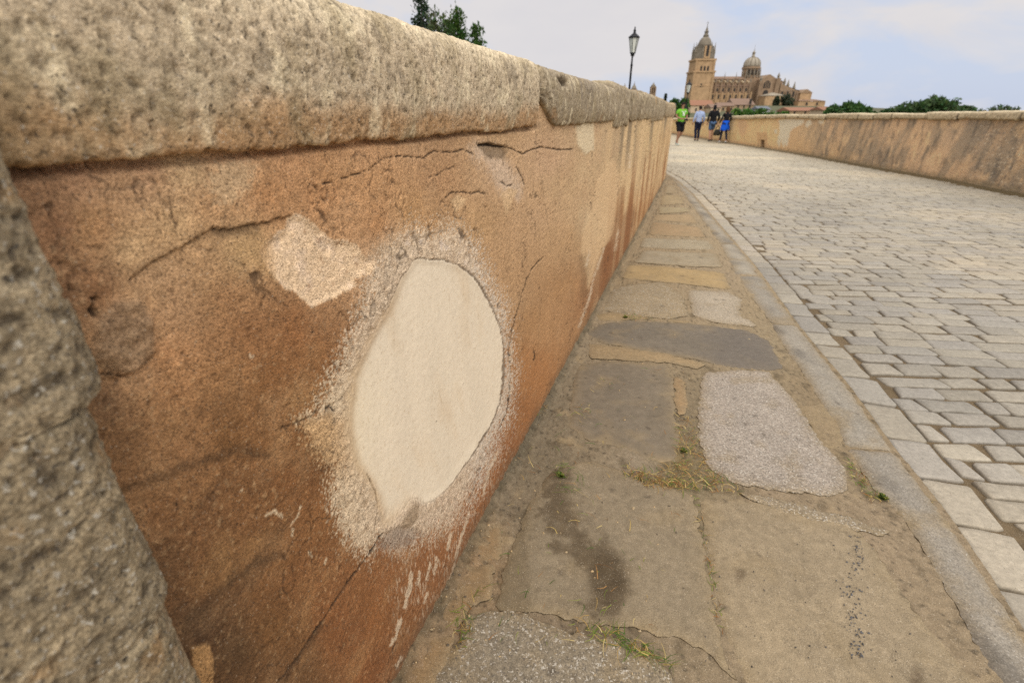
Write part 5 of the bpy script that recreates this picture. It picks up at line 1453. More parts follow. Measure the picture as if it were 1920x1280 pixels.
def broad_tree(px, py_top, wpx, D, label, col, n=1500, size=.35, zb=-7.0, group=None, cat='tree', name='tree', lo=.35):
    x, zt = V(px, py_top, D); w = wpx * 1.55 * D / 997 / 2
    t = tag(empty(name, (x, D, zb)), label, cat, group)
    H = zt - zb
    mb = MB(); mb.tube((x, D, zb), (x + .2, D, zb + H * .55), .04 * H, .022 * H, 7)
    cl = []
    k = 16
    for i in range(k):
        u = random.uniform(lo, .93); r = w * (1 - ((u - lo - .15) / (1 - lo)) ** 2 * .75) * random.uniform(.3, .85); a = random.uniform(0, 6.28)
        c = np.array([x + r * math.cos(a), D + r * math.sin(a), zb + H * u]); cl.append((c, w * random.uniform(.28, .46)))
        if i % 2 == 0: mb.tube((x + .1, D, zb + H * min(.5, u * .6)), c, .014 * H, .004 * H, 5)
    cl.append((np.array([x, D, zb + H * .9]), w * .3))
    if wpx < 10:                                   # a cypress: one slim column
        cl = [(np.array([x, D, zb + H * u]), w * min(1.0, .25 + 2.2 * (1 - u))) for u in np.linspace(.15, .97, 26)]
    P = []
    for (c, r) in cl:
        m = n // len(cl); d = rng.normal(size=(m, 3)); d /= np.linalg.norm(d, axis=1)[:, None]
        P.append(c + d * r * rng.uniform(.45, 1.12, (m, 1)) * np.array([1, 1, .85]))
    P = np.vstack(P); P = P[P[:, 2] < zt + .2 + .5 * rng.random(len(P))]
    child(mb.build('trunk', M_BARK), t)
    child(link('crown', leaves_mesh('crown', P, size, col), M_LEAF), t)
    return t
GT = 'trees beyond the right wall'
for i, (px, py, w, lab) in enumerate([(1566, 193, 26, 'first dark round tree right of the orange roofed house'), (1590, 189, 34, 'dark round tree with a blunt top in the nearer clump'), (1613, 189, 30, 'tallest tree in the nearer dark clump'), (1630, 198, 26, 'low tree at the right end of the nearer dark clump')]):
    broad_tree(px, py, w, 110, lab, (66, 96, 50), 1500, .42, zb=-6, group=GT)
for i, (px, py, w, lab) in enumerate([(1664, 203, 34, 'low spreading dark tree at the left of the long tree row'), (1690, 195, 34, 'second tree of the long row behind the right wall'), (1722, 190, 42, 'broad dark tree in the left half of the long row'), (1752, 183, 44, 'highest crown of the long row'), (1786, 186, 40, 'broad crown just right of the highest one'), (1812, 196, 32, 'last rounded crown of the long row')]):
    broad_tree(px, py, w, 118, lab, (70, 92, 54), 1500, .45, zb=-6, group=GT)
for i, (px, py, w, lab) in enumerate([(1842, 203, 24, 'small thin treetop left of the last group'), (1872, 198, 36, 'feathery treetop over the right end of the wall'), (1898, 202, 26, 'thin treetop at the far right edge')]):
    broad_tree(px, py, w, 135, lab, (78, 94, 66), 600, .5, zb=-6, group=GT)
for i, (px, py, w, lab) in enumerate([(1384, 203, 26, 'green bush right of the woman walking'), (1402, 199, 28, 'fresh green bush under the nave'), (1424, 203, 24, 'green bush in front of the grey house'), (1448, 206, 28, 'low green bush near the red roofed house'), (1472, 208, 26, 'lowest green bush along the right wall')]):
    broad_tree(px, py, w, 95, lab, (72, 104, 42), 1100, .32, zb=-6, group='bushes along the far bank', cat='bush', name='bush', lo=.5)
for i, (px, py, w, lab) in enumerate([(1247, 189, 18, 'small tree peeping over the end of the left wall'), (1264, 182, 26, 'green tree behind the walker in green'), (1282, 181, 22, 'darker tree at the foot of the bell tower')]):
    broad_tree(px, py, w, 130, lab, (60, 92, 42), 1400, .4, zb=-6, group='trees at the end of the bridge')
for (px, py, w, lab) in ((1457.5, 181, 8, 'narrow dark cypress by the chapter house'), (1478, 178, 18, 'round dark tree in front of the ambulatory'), (1248.5, 177, 1.5, 'single thin cypress on the skyline')):
    D = 405 if px > 1300 else 300
    broad_tree(px, py, w, D, lab, (56, 66, 48), 900, .9, zb=V(px, 200, D)[1] - 3, lo=.1)

def conifer(px, py_top, wpx, D, label, col, droop, n_whorl, seed, dens=1.0, cone=1.0):
    r_ = random.Random(seed)
    x, zt = V(px, py_top, D); zb = -7.0; H = zt - zb; w = wpx * D / 997 / 2
    t = tag(empty('conifer', (x, D, zb)), label, 'tree', 'conifers behind the left wall')
    mb = MB(); mb.tube((x, D, zb), (x, D, zt - .15), .22, .02, 7)
    P = []
    for i in range(n_whorl):
        u = 1 - (i / n_whorl) ** 1.0 * .62
        z = zb + H * u
        R = w * min(1.0, cone * (1 - u) * 6.0 + .10)
        for k in range(r_.randint(4, 6)):
            a = r_.random() * 6.283; L = R * r_.uniform(.6, 1.15)
            tip = Vector((x + L * math.cos(a), D + L * math.sin(a), z + L * droop + r_.uniform(-.15, .2)))
            root = Vector((x, D, z)); mid = (root + tip) / 2 + Vector((0, 0, .10 * L))
            mb.tube(root, mid, .035, .02, 4); mb.tube(mid, tip, .02, .006, 4)
            m = int(34 * dens * (L / w + .3))
            for j in range(m):
                f = j / m; f = .2 + .8 * f
                p = root.lerp(mid, f * 2) if f < .5 else mid.lerp(tip, f * 2 - 1)
                sp = .10 + .16 * (1 - f) + .05
                P.append((p.x + r_.gauss(0, sp), p.y + r_.gauss(0, sp), p.z + r_.gauss(0, sp * .7) - (.10 if droop < 0 else -.05)))
    child(mb.build('trunk', M_BARK), t)
    child(link('crown', leaves_mesh('crown', np.array(P), .15, col, up=(-.6 if droop < 0 else .9)), M_LEAF), t)
conifer(788, -14, 58, 46, 'tall dark blue-green conifer with drooping boughs', (54, 70, 50), -.35, 22, 1, 1.3)
conifer(814, 26, 40, 44, 'loose greyish green conifer beside the tall dark one', (92, 104, 66), .5, 18, 2, .8)
conifer(832, 34, 30, 44, 'thin olive conifer in the middle of the group', (88, 102, 62), .5, 18, 3, .7)
conifer(858, 27, 42, 43, 'pointed bright green conifer', (66, 92, 38), .55, 20, 4, 1.3)
conifer(842, 44, 26, 42, 'short pointed green conifer just left of the bright one', (66, 90, 42), .5, 16, 6, 1.0)
conifer(893, 57, 34, 42, 'small green conifer at the right of the group', (64, 92, 40), .55, 18, 5, 1.2)
# ------------------------------------------------------------------ street lamps
M_IRON = mat_plain('black_iron', (0.018, 0.018, 0.02), .45, .4)
M_MILK = mat_plain('milky_glass', (.62, .64, .58), .25, spec=.5)
def lamp(x, y, z0, px_top, py_top, label):
    zt = V(px_top, py_top, y)[1]
    t = tag(empty('street_lamp', (x, y, z0)), label, 'street lamp', 'lantern street lamps along the bridge')
    zl = zt - .92                                    # foot of the lantern
    mb = MB(); mb.lathe(x, y, [(.10, z0), (.10, z0 + .25), (.07, z0 + .30), (.055, z0 + .7), (.043, z0 + .75), (.036, zl - .3), (.05, zl - .28), (.032, zl - .22), (.03, zl)], 10); child(mb.build('pole', M_IRON), t)
    mb = MB(); mb.lathe(x, y, [(.03, zl + .005), (.075, zl + .03), (.06, zl + .07), (.10, zl + .10), (.10, zl + .12)], 10); child(mb.build('lantern_base', M_IRON), t)
    n = 6; zb_, zu = zl + .125, zl + .57; rb, ru = .085, .165
    for k in range(n):
        a0, a1 = 2 * math.pi * k / n, 2 * math.pi * (k + 1) / n
        q = [(x + rb * math.cos(a0), y + rb * math.sin(a0), zb_), (x + rb * math.cos(a1), y + rb * math.sin(a1), zb_), (x + ru * math.cos(a1), y + ru * math.sin(a1), zu), (x + ru * math.cos(a0), y + ru * math.sin(a0), zu)]
        q2 = [(x + (px_ - x) * .95, y + (py_ - y) * .95, pz) for px_, py_, pz in q]
        mb = MB(); mb.add(q + q2, [(0, 1, 2, 3), (7, 6, 5, 4), (0, 4, 5, 1), (1, 5, 6, 2), (2, 6, 7, 3), (3, 7, 4, 0)]); child(mb.build('pane', M_MILK), t)
    mb = MB()
    for k in range(n):
        a0 = 2 * math.pi * k / n
        mb.tube((x + (rb + .004) * math.cos(a0), y + (rb + .004) * math.sin(a0), zb_), (x + (ru + .004) * math.cos(a0), y + (ru + .004) * math.sin(a0), zu), .011, .011, 5)
    child(mb.build('lantern_frame', M_IRON), t)
    mb = MB(); mb.lathe(x, y, [(.195, zu + .003), (.205, zu + .025), (.16, zu + .065), (.09, zu + .12), (.05, zu + .15), (.045, zu + .19)], 12); child(mb.build('cap', M_IRON), t)
    mb = MB(); mb.lathe(x, y, [(.03, zu + .192), (.055, zu + .225), (.03, zu + .26), (.018, zu + .28), (.03, zu + .30), (.004, zt)], 8); child(mb.build('finial', M_IRON), t)
y1 = 20.0
lamp((1175 - 960) / 997 * y1 + .02, y1, 0.0, 1187, 50, 'tall black street lamp with a milky lantern rising behind the left wall')
lamp(rw_xy(35.5, -.24)[0], 35.5, float(rw_top(35.5)) + .0, 1294, 148, 'smaller black street lamp in front of the bell tower')

# ------------------------------------------------------------------ people
M_SKIN = mat_plain('skin', (.42, .23, .15), .55)
M_SKIN2 = mat_plain('tanned_skin', (.30, .16, .10), .55)
def cloth(name, c): return mat_plain(name, c, .85, spec=.15)
M_HAIRD = cloth('dark_hair', (.016, .012, .010)); M_HAIRB = cloth('brown_hair', (.10, .05, .025))
def skin_mesh(name, nodes, edges, roots, sub=1):
    """One continuous surface grown round a skeleton: nodes {key: (x, y, z, rx, ry)}."""
    keys = list(nodes); ix = {k: i for i, k in enumerate(keys)}
    me = bpy.data.meshes.new(name + '_bones')
    me.from_pydata([nodes[k][:3] for k in keys], [(ix[a], ix[b]) for a, b in edges], [])
    o = bpy.data.objects.new(name + '_bones', me); COL.objects.link(o)
    sk = o.modifiers.new('s', 'SKIN'); sk.use_smooth_shade = True; sk.branch_smoothing = .3
    for k in keys:
        v = me.skin_vertices[0].data[ix[k]]; v.radius = (nodes[k][3], nodes[k][4] if len(nodes[k]) > 4 else nodes[k][3]); v.use_root = k in roots
    if sub:
        sb = o.modifiers.new('b', 'SUBSURF'); sb.levels = sub; sb.render_levels = sub
    dg = bpy.context.evaluated_depsgraph_get()
    out = bpy.data.meshes.new_from_object(o.evaluated_get(dg))
    bpy.data.objects.remove(o); bpy.data.meshes.remove(me)
    out.name = name
    for p in out.polygons: p.use_smooth = True
    return out

def person(px, py, height, rz, label, pose, wear, group='people walking on the bridge'):
    """Figures are laid out 1.75 m tall, facing -Y, then scaled and turned."""
    x, y = G(px, py, ROAD_Z + .006)
    t = tag(empty('person', (x, y, ROAD_Z + .006), rz), label, 'person', group)
    t.scale = (height / 1.75,) * 3
    P = dict(pelvis=(0, 0, .95), waist=(0, .0, 1.10), chest=(0, .0, 1.28), neck0=(0, .015, 1.45), neck1=(0, .0, 1.53), head0=(0, -.015, 1.60), head1=(0, -.005, 1.69))
    for s, n in ((-1, 'l'), (1, 'r')):
        P['sh' + n] = (s * .175, .01, 1.415); P['hip' + n] = (s * .09, 0, .90)
    P.update(pose)
    R = dict(pelvis=(.145, .105), waist=(.125, .095), chest=(.15, .105), neck0=(.07, .065), neck1=(.056, .056), head0=(.070, .085), head1=(.072, .088), sh=(.062, .058), el=(.042, .042), wr=(.029, .027), ha=(.034, .018), hip=(.088, .09), kn=(.056, .056), ca=(.052, .054), an=(.036, .038), to=(.038, .028))
    if wear.get('slim'):
        R.update(pelvis=(.14, .10), waist=(.105, .085), chest=(.128, .095), sh=(.05, .048), el=(.036, .036))
        P['shl'] = (-.15, .01, 1.40); P['shr'] = (.15, .01, 1.40)
    nodes = {}
    def put(k, r): nodes[k] = (*P[k], *R[r])
    for k in ('pelvis', 'waist', 'chest', 'neck0', 'neck1', 'head0', 'head1'): put(k, k)
    ed = [('pelvis', 'waist'), ('waist', 'chest'), ('chest', 'neck0'), ('neck0', 'neck1'), ('neck1', 'head0'), ('head0', 'head1')]
    roots = ['pelvis']
    for n in 'lr':
        for k in ('sh', 'el', 'wr', 'ha', 'hip', 'kn', 'ca', 'an', 'to'):
            put(k + n, k)
        ed += [('chest', 'sh' + n), ('sh' + n, 'el' + n), ('el' + n, 'wr' + n), ('wr' + n, 'ha' + n), ('pelvis', 'hip' + n), ('hip' + n, 'kn' + n), ('kn' + n, 'ca' + n), ('ca' + n, 'an' + n), ('an' + n, 'to' + n)]
        w, h = Vector(P['wr' + n]), Vector(P['ha' + n]); d = (h - w).normalized(); side = d.cross(Vector((0, 1, 0)))
        side = side.normalized() if side.length > .2 else Vector((1, 0, 0)); nrm = side.cross(d)
        curl = -nrm if nrm.y > 0 else nrm
        for f in range(4):
            b = h + side * ((f - 1.5) * .017) - d * .02; L = (.062, .072, .068, .052)[f]
            a1 = b + d * (.03 + L * .5); a2 = a1 + (d * .75 + curl * .5) * L * .55
            for q, (pt, r) in enumerate(((b, .010), (a1, .0088), (a2, .007))): nodes['f%s%d%d' % (n, f, q)] = (*pt, r, r)
            ed += [('f%s%d0' % (n, f), 'f%s%d1' % (n, f)), ('f%s%d1' % (n, f), 'f%s%d2' % (n, f))]; roots.append('f%s%d0' % (n, f))
        sgn = 1 if n == 'l' else -1
        b = w + d * .03 + side * (-.015 * sgn); a1 = b + (d * .5 + side * (-.8 * sgn) + curl * .3).normalized() * .045; a2 = a1 + (d * .9 + curl * .3).normalized() * .03
        for q, (pt, r) in enumerate(((b, .012), (a1, .010), (a2, .008))): nodes['t%s%d' % (n, q)] = (*pt, r, r)
        ed += [('t%s0' % n, 't%s1' % n), ('t%s1' % n, 't%s2' % n)]; roots.append('t%s0' % n)
    body = skin_mesh('body', nodes, ed, roots)
    # face: brow, nose, lips, chin, eyes and ears worked into the head
    hx, hy, hz = P['head0']
    link('body', body, wear.get('skin', M_SKIN), t)
    def ell(name, c, r, mat, n=8):
        mb = MB(); prof = [(max(.001, math.sin(math.pi * k / 6)), -math.cos(math.pi * k / 6)) for k in range(7)]
        vs, fs = [], []
        for (rr, zz) in prof:
            for k in range(n):
                a = 2 * math.pi * k / n; vs.append((c[0] + r[0] * rr * math.cos(a), c[1] + r[1] * rr * math.sin(a), c[2] + r[2] * zz))
        for i in range(6):
            for k in range(n): fs.append((i * n + k, i * n + (k + 1) % n, (i + 1) * n + (k + 1) % n, (i + 1) * n + k))
        mb.add(vs, fs, None, True); return mb.build(name, mat, t)
    sk = wear.get('skin', M_SKIN)
    ell('nose', (hx, hy - .098, hz + .015), (.012, .018, .022), sk); ell('mouth', (hx, hy - .084, hz - .03), (.022, .008, .006), mat_lip)
    for s in (-1, 1):
        ell('eye', (hx + s * .03, hy - .078, hz + .038), (.011, .008, .007), mat_eye); ell('ear', (hx + s * .078, hy + .012, hz + .02), (.012, .018, .028), sk)
    # hair
    hk = wear.get('hair', 'short'); hm = wear.get('hairmat', M_HAIRD)
    bmh = MB(); vs, fs = [], []
    nA, nE = 18, 9
    for e in range(nE):
        for a in range(nA):
            th = 2 * math.pi * a / nA; ph = math.pi * .5 * (e / (nE - 1))
            frontness = max(0, -math.sin(th))
            low = (.10 if hk == 'short' else .16) * (1 - .85 * frontness ** .7)
            zz = hz + .065 - low + (math.sin(ph)) * (.098 + low - .035)
            rr = math.cos(ph) ** .62
            wob = 1 + .05 * math.sin(5 * th + e) + .03 * math.sin(9 * th - 2 * e)
            vs.append((hx + .088 * rr * wob * math.cos(th), hy + .012 + .102 * rr * wob * math.sin(th), zz))
    for e in range(nE - 1):
        for a in range(nA): fs.append((e * nA + a, e * nA + (a + 1) % nA, (e + 1) * nA + (a + 1) % nA, (e + 1) * nA + a))
    bmh.add(vs, fs, None, True); bmh.build('cap' if hk == 'cap' else 'hair', wear.get('capmat', hm) if hk == 'cap' else hm, t)
    if hk == 'cap':
        ell('cap_peak', (hx, hy - .13, hz + .07), (.07, .07, .012), wear['capmat'])
    if hk == 'long':
        n2 = {}; e2 = []
        for i in range(5):
            xs = (i - 2) * .034
            for j in range(5): n2['h%d%d' % (i, j)] = (hx + xs * (1 + .12 * j) + .012 * math.sin(i * 2 + j * 1.7), hy + .075 - .006 * abs(i - 2) * 2 + .012 * (j == 1), hz + .06 - j * .075 - .01 * (i % 2), .032 - .003 * j, .028 - .003 * j)
            for j in range(4): e2.append(('h%d%d' % (i, j), 'h%d%d' % (i, j + 1)))
        link('long_hair', skin_mesh('long_hair', n2, e2, ['h%d0' % i for i in range(5)]), hm, t)
    # clothes: shells grown on the same skeleton, a little wider, cut at sleeve and hem
    def lerp(a, b, f): return tuple(np.array(P[a]) * (1 - f) + np.array(P[b]) * f)
    top = wear['top']; g = top.get('loose', 1.12)
    n2 = {'hem': (P['pelvis'][0], P['pelvis'][1], P['pelvis'][2] - .09 + top.get('hem', -.06), R['pelvis'][0] * g * 1.04, R['pelvis'][1] * g * 1.06)}
    n2['w'] = (*P['waist'], R['waist'][0] * g * 1.06, R['waist'][1] * g * 1.08); n2['c'] = (*P['chest'], R['chest'][0] * g, R['chest'][1] * g)
    n2['n'] = (P['neck0'][0], P['neck0'][1] + .005, P['neck0'][2] + .055, .078, .074); n2['m'] = (P['neck0'][0], P['neck0'][1], P['neck0'][2] - .02, .115, .095)
    e2 = [('hem', 'hip0'), ('hip0', 'w'), ('w', 'c'), ('c', 'm'), ('m', 'n')]
    n2['hip0'] = (*P['pelvis'], R['pelvis'][0] * g * 1.03, R['pelvis'][1] * g * 1.06)
    for n in 'lr':
        n2['s' + n] = (*P['sh' + n], R['sh'][0] * g * 1.02, R['sh'][1] * g * 1.04); e2.append(('c', 's' + n))
        if top['sleeve'] == 'short':
            n2['e' + n] = (*lerp('sh' + n, 'el' + n, .72), .062 * g, .060 * g); e2.append(('s' + n, 'e' + n))
        else:
            n2['e' + n] = (*P['el' + n], R['el'][0] * g * 1.12, R['el'][1] * g * 1.12); n2['u' + n] = (*lerp('el' + n, 'wr' + n, .94), .042, .040); e2 += [('s' + n, 'e' + n), ('e' + n, 'u' + n)]
    o = link(top['name'], skin_mesh(top['name'], n2, e2, ['c']), top['mat'], t)
    bot = wear['bottom']; g = bot.get('loose', 1.12)
    n2 = {'p': (P['pelvis'][0], P['pelvis'][1], P['pelvis'][2] + .03, R['pelvis'][0] * 1.05, R['pelvis'][1] * 1.07)}; e2 = []
    for n in 'lr':
        n2['h' + n] = (*P['hip' + n], R['hip'][0] * g, R['hip'][1] * g); e2.append(('p', 'h' + n))
        if bot['len'] == 'short':
            n2['k' + n] = (*lerp('hip' + n, 'kn' + n, .97), .084 * g / 1.1, .086 * g / 1.1); e2.append(('h' + n, 'k' + n))
        else:
            n2['k' + n] = (*P['kn' + n], R['kn'][0] * g * 1.06, R['kn'][1] * g * 1.06); n2['c' + n] = (*P['ca' + n], R['ca'][0] * g, R['ca'][1] * g); n2['a' + n] = (*lerp('ca' + n, 'an' + n, .93), R['an'][0] * g * 1.2, R['an'][1] * g * 1.2); e2 += [('h' + n, 'k' + n), ('k' + n, 'c' + n), ('c' + n, 'a' + n)]
    link(bot['name'], skin_mesh(bot['name'], n2, e2, ['p']), bot['mat'], t)
    for n in 'lr':
        an, to = Vector(P['an' + n]), Vector(P['to' + n]); d = (to - an); d.z = 0; d = d.normalized() if d.length > .01 else Vector((0, -1, 0))
        zf = min(an.z - .065, to.z - .02)
        n2 = {'a': (an.x, an.y, an.z - .005, .044, .044), 'b': (an.x + d.x * .03, an.y + d.y * .03, zf + .045, .046, .042), 'heel': (an.x - d.x * .045, an.y - d.y * .045, zf + .040, .036, .036), 'ball': (an.x + d.x * .12, an.y + d.y * .12, zf + .035, .046, .030), 'toe': (an.x + d.x * .175, an.y + d.y * .175, zf + .030, .036, .024)}
        link('shoe', skin_mesh('shoe', n2, [('a', 'b'), ('b', 'heel'), ('b', 'ball'), ('ball', 'toe')], ['b']), wear['shoes'], t)
    return t, P
mat_lip = mat_plain('lips', (.30, .12, .09), .5); mat_eye = mat_plain('eyes', (.04, .03, .03), .3)
def arm(n, el, wr, ha): return {'el' + n: el, 'wr' + n: wr, 'ha' + n: ha}
def leg(n, kn, ca, an, to): return {'kn' + n: kn, 'ca' + n: ca, 'an' + n: an, 'to' + n: to}
GREEN = cloth('green_jersey', (.16, .42, .04)); BLACK = cloth('black_cloth', (.010, .010, .012)); SKY_B = cloth('light_blue_shirt', (.34, .42, .62)); NAVY = cloth('navy_trousers', (.014, .018, .04)); DENIM = cloth('denim', (.07, .12, .22)); BLUE = cloth('bright_blue_jacket', (.01, .10, .62)); LEGG = cloth('dark_leggings', (.02, .025, .05)); WHITE = cloth('white_print', (.75, .75, .72)); SHOEW = cloth('white_shoes', (.7, .72, .72)); SHOEG = cloth('pale_green_shoes', (.45, .55, .52)); SHOED = cloth('dark_shoes', (.02, .02, .022))
# 1: walking towards the camera (viewer's left is -x)
pose = {**arm('l', (-.27, -.01, 1.17), (-.14, -.20, 1.08), (-.06, -.25, 1.08)), **arm('r', (.26, .02, 1.16), (.16, -.20, 1.07), (.09, -.27, 1.06)), **leg('l', (-.10, -.14, .52), (-.10, -.08, .38), (-.09, -.06, .10), (-.09, -.22, .045)), **leg('r', (.08, -.06, .50), (.06, .10, .37), (.04, .24, .15), (.03, .14, .05))}
pg, Pg = person(1270.5, 273, 1.78, math.radians(12), 'man in a green jersey and black shorts walking towards the camera', pose, dict(skin=M_SKIN2, top=dict(name='jersey', mat=GREEN, sleeve='short', loose=1.2, hem=-.08), bottom=dict(name='shorts', mat=BLACK, len='short', loose=1.32), shoes=SHOEG))
mb = MB()
for (x0, x1, z0, z1) in ((-.10, -.035, 1.345, 1.375), (.03, .10, 1.345, 1.375), (-.035, -.005, 1.26, 1.34), (.01, .04, 1.22, 1.33), (-.05, .05, 1.20, 1.225)): mb.box(x0, x1, -.148, -.136, z0, z1)
mb.build('shirt_print', WHITE, pg)
# what he holds
hp = pg.matrix_basis @ Matrix.Scale(1, 4)
bpy.context.view_layer.update()
hold = pg.matrix_world @ Vector((.06, -.30, 1.04))
cm = tag(empty('camera_bag', tuple(hold), math.radians(12)), 'small dark camera held at the waist by the man in green', 'camera')
mb = MB(); mb.box(-.06, .06, -.035, .035, -.045, .04); mb.build('camera_body', BLACK, cm)
mb = MB(); mb.lathe(0, 0, [(.032, 0), (.034, .05), (.03, .055)], 12); o = mb.build('lens', BLACK, cm); o.rotation_euler = (math.pi / 2, 0, 0); o.location = (0, -.035, 0)
# 2: light blue shirt, seen from behind
pose = {**arm('l', (-.25, .05, 1.15), (-.27, -.02, .92), (-.27, -.05, .84)), **arm('r', (.25, .03, 1.15), (.27, -.05, .92), (.27, -.09, .85)), **leg('l', (-.09, -.06, .50), (-.09, .0, .36), (-.09, .02, .09), (-.09, -.12, .035)), **leg('r', (.09, -.02, .50), (.08, .04, .36), (.07, .08, .10), (.07, -.05, .04))}
person(1304.5, 265, 1.68, math.radians(178), 'person in a light blue long sleeved shirt and navy trousers walking away', pose, dict(top=dict(name='shirt', mat=SKY_B, sleeve='long', loose=1.25, hem=-.05), bottom=dict(name='trousers', mat=NAVY, len='long', loose=1.35), shoes=SHOED))
# 3: black jacket, denim shorts, cap
pose = {**arm('l', (-.27, .05, 1.15), (-.24, -.03, .94), (-.24, -.07, .86)), **arm('r', (.26, .06, 1.15), (.25, .0, .92), (.25, -.03, .84)), **leg('l', (-.08, -.16, .54), (-.09, -.12, .40), (-.10, -.14, .10), (-.10, -.28, .04)), **leg('r', (.08, .02, .50), (.08, .12, .38), (.08, .22, .13), (.08, .09, .04))}
person(1330.5, 266, 1.72, math.radians(172), 'person in a black jacket, dark cap and denim shorts walking away', pose, dict(hair='cap', capmat=BLACK, top=dict(name='jacket', mat=BLACK, sleeve='long', loose=1.28, hem=-.04), bottom=dict(name='shorts', mat=DENIM, len='short', loose=1.18), shoes=SHOED))
# 4: woman, brown hair, blue jacket round the waist
pose = {**arm('l', (-.20, .06, 1.15), (-.15, .0, .95), (-.14, -.03, .87)), **arm('r', (.24, .02, 1.14), (.32, -.04, .92), (.34, -.06, .84)), **leg('l', (-.09, .0, .50), (-.10, .10, .37), (-.11, .20, .12), (-.11, .07, .04)), **leg('r', (.09, -.14, .52), (.10, -.10, .38), (.12, -.12, .09), (.12, -.26, .035))}
pw, Pw = person(1354.5, 268, 1.64, math.radians(176), 'woman with long brown hair and a blue jacket tied round her waist', pose, dict(slim=True, hair='long', hairmat=M_HAIRB, top=dict(name='sweater', mat=BLACK, sleeve='long', loose=1.16, hem=-.03), bottom=dict(name='leggings', mat=LEGG, len='long', loose=1.08), shoes=SHOEW))
# jacket tied round the waist: a wrap that hangs open at the front, flaring down the back
vs, fs = [], []
nA, nZ = 22, 8
for j in range(nZ):
    f = j / (nZ - 1)
    for a in range(nA):
        th = math.radians(-28 + 236 * a / (nA - 1))
        fl = 1 + .55 * f + .07 * math.sin(a * 1.7 + j * .5)
        vs.append((.158 * fl * math.cos(th), .125 * fl * math.sin(th), 1.06 - .46 * f - .04 * math.sin(a * .9) * f))
m0 = len(vs)
vs += [(v[0] * .95, v[1] * .95, v[2]) for v in vs]
for j in range(nZ - 1):
    for a in range(nA - 1):
        i = j * nA + a; fs.append((i, i + nA, i + nA + 1, i + 1)); fs.append((m0 + i, m0 + i + 1, m0 + i + nA + 1, m0 + i + nA))
for a in range(nA - 1): fs.append((a, a + 1, m0 + a + 1, m0 + a)); i = (nZ - 1) * nA + a; fs.append((i, m0 + i, m0 + i + 1, i + 1))
mb = MB(); mb.add(vs, fs, None, True); mb.build('tied_jacket', BLUE, pw)
bpy.context.view_layer.update()
hb = pw.matrix_world @ Vector((.35, -.06, .80))
bag = tag(empty('shoulder_bag', (hb.x, hb.y, hb.z - .42), math.radians(176)), 'dark soft bag hanging from the hand of the woman in blue', 'bag')
mb = MB(); mb.lathe(0, 0, [(.13, 0), (.165, .03), (.16, .14), (.12, .25), (.09, .27)], 12, None, 0, True, 1.0, .5); mb.build('bag_body', cloth('dark_bag', (.03, .03, .025)), bag)
mb = MB()
for s in (-1, 1):
    pts = [(.09 * math.cos(a), s * .02, .26 + .17 * math.sin(a)) for a in np.linspace(0, math.pi, 9)]
    for p, q in zip(pts[:-1], pts[1:]): mb.tube(p, q, .009, .009, 5)
mb.build('handle', BLACK, bag)

# ------------------------------------------------------------------ clippings, weeds, grit
M_STRAW = leaf_mat('dry_grass', None)
gv, gf, gc_ = [], [], []
def blade(x, y, z, L, w, a, lift, col, bend=0.0):
    n = 4; px, py = x, y; i0 = len(gv)
    for k in range(n):
        f = k / (n - 1); aa = a + bend * f
        px = x + L * f * math.cos(aa); py = y + L * f * math.sin(aa); z2 = z + lift * math.sin(math.pi * min(1, f * .9)) + .0008
        ww = w * (1 - .75 * f) / 2
        gv.append((px - ww * math.sin(aa), py + ww * math.cos(aa), z2)); gv.append((px + ww * math.sin(aa), py - ww * math.cos(aa), z2 + w * .25)); gc_.extend([col, col])
    for k in range(n - 1): q = i0 + 2 * k; gf.append((q, q + 1, q + 3, q + 2))
STRAW = [lin((196, 172, 104)), lin((178, 148, 88)), lin((206, 186, 128)), lin((150, 108, 62)), lin((176, 134, 84)), lin((132, 94, 56))]
GRN = [lin((110, 126, 48)), lin((86, 112, 44)), lin((134, 142, 66)), lin((70, 98, 40))]
def scatter(poly, n, z, lmin, lmax, pg, w=.0022, lift=.008):
    us = [p[0] for p in poly]; vs = [p[1] for p in poly]; k = 0
    while k < n:
        u, v = random.uniform(min(us), max(us)), random.uniform(min(vs), max(vs))
        if not inside(np.array([u]), np.array([v]), poly)[0]: continue
        x, y = G(u, v); col = random.choice(GRN if random.random() < pg else STRAW)
        blade(x, y, z + random.uniform(0, .006), random.uniform(lmin, lmax), w * random.uniform(.6, 1.4), random.uniform(0, 6.283), lift * random.random(), col, random.uniform(-.8, .8)); k += 1
scatter([(1268,782),(1300,786),(1312,830),(1330,882),(1380,912),(1392,930),(1300,922),(1215,916),(1165,890),(1172,880),(1225,884),(1270,868)], 480, .002, .010, .050, .28)
scatter([(1165,880),(1200,886),(1250,900),(1300,905),(1310,922),(1240,914),(1190,902)], 170, .003, .012, .05, .3)
scatter([(1588,858),(1610,880),(1640,925),(1668,942),(1630,940),(1600,905)], 150, .0, .01, .035, .5)
scatter([(1075,770),(1100,758),(1112,778),(1100,790),(1085,800)], 26, .008, .02, .05, .65)
scatter([(1030,870),(1070,868),(1095,905),(1085,935),(1050,925)], 42, .008, .02, .06, .75)
scatter([(1120,712),(1160,712),(1150,735),(1125,732)], 18, .008, .01, .035, .4)
scatter([(1165,590),(1200,592),(1230,602),(1185,602)], 60, .006, .01, .04, .7)
scatter([(1010,760),(1030,770),(1000,790),(985,800)], 40, .01, .01, .04, .4)
scatter([(940,800),(1250,680),(1300,920),(1220,1180),(900,1250)], 130, .009, .008, .045, .4)
scatter([(860,1150),(900,1080),(880,1220),(850,1210)], 50, .004, .015, .05, .6)
scatter([(1090,1180),(1160,1185),(1240,1225),(1260,1260),(1200,1230),(1120,1200)], 110, .004, .02, .06, .6)
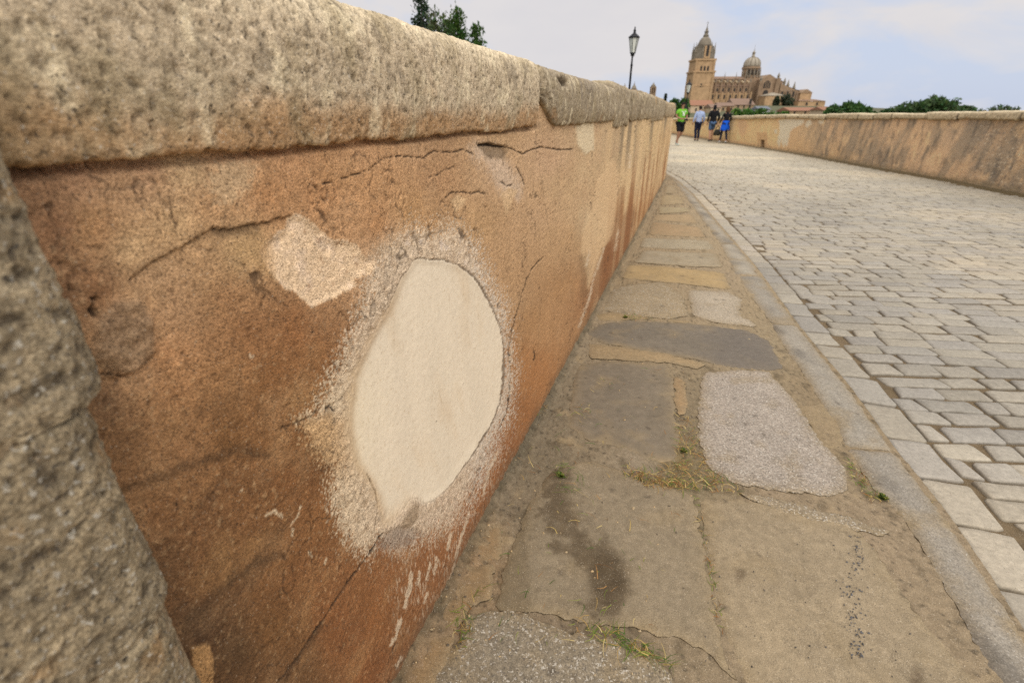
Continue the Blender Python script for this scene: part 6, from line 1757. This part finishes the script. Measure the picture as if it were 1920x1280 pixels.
scatter([(1300,930),(1312,928),(1345,1120),(1365,1205),(1352,1190),(1330,1100)], 60, -.002, .008, .03, .5)
scatter([(1640,900),(1750,930),(1760,960),(1680,945)], 60, -.01, .008, .03, .5)
for (u, v, L, a, b) in ((1092,770,.10,-1.4,.25),(1040,822,.09,.4,.3),(1075,920,.10,-1.2,.4),(1118,1062,.07,-.6,.1),(1120,1090,.05,1.5,.1),(1098,965,.06,-1.0,.1),(1000,880,.08,2.2,-.4),(1180,1000,.05,1.2,.2),(905,1108,.06,.1,.1),(1330,910,.12,.3,.5),(1290,850,.12,.5,.4),(1310,880,.10,1.0,-.6)):
    x, y = G(u, v); blade(x, y, .011, L, .003, a, .014, random.choice(STRAW if random.random() < .6 else GRN), b)
me = bpy.data.meshes.new('grass_clippings'); me.from_pydata(gv, [], gf); set_col(me, np.array(gc_))
tag(link('grass_clippings', me, M_STRAW), 'dry and green grass clippings caught between the flagstones', kind='stuff')
# small green weeds in the joints and dropped leaves
def weed(u, v, n, label, zz=.002):
    x, y = G(u, v); t = tag(empty('weed', (x, y, zz)), label, 'weed', 'small weeds in the paving joints')
    vs, fs, cc = [], [], []
    for k in range(n):
        a = random.uniform(0, 6.283); L = random.uniform(.008, .022); w = L * .4; h = random.uniform(.004, .016)
        c, s_ = math.cos(a), math.sin(a); o = len(vs)
        vs += [(0, 0, 0), (c * L * .5 - s_ * w, s_ * L * .5 + c * w, h), (c * L, s_ * L, h * .9), (c * L * .5 + s_ * w, s_ * L * .5 - c * w, h)]
        fs.append((o, o + 1, o + 2, o + 3)); cc += [random.choice(GRN) * np.array((1.15, .95, 1.1)) * random.uniform(.6, 1.3)] * 4
    mb = MB(); mb.add(vs, fs); mb.c = [tuple(q) for q in cc]; mb.build('leaves', M_LEAF, t)
weed(1052, 893, 22, 'small green weed on the damp stained flagstone near the wall')
weed(1172, 596, 30, 'bright green weed above the long slate-grey flagstone')
weed(1655, 935, 26, 'green weed in the joint beside the kerb stone')
weed(1282, 848, 20, 'green weed among the straw by the dark grey flagstone')
mb = MB()
for k in range(700):
    u, v = random.uniform(760, 1300), random.uniform(560, 1275)
    x, y = G(u, v); dwl = (np.array([x, y]) - W0) @ WN
    if dwl < .004 or random.random() > .25 + math.exp(-dwl / .05): continue
    pebble(x, y, .004 + .012 * math.exp(-dwl / .03), random.uniform(.0015, .0045), 3000 + k, lin(random.choice([(170, 150, 118), (130, 116, 96), (92, 82, 70), (186, 160, 120)])), .6)
o = mb.build('grit', M_SLAB); tag(o, 'loose grit and crumbs of plaster along the foot of the wall', kind='stuff')
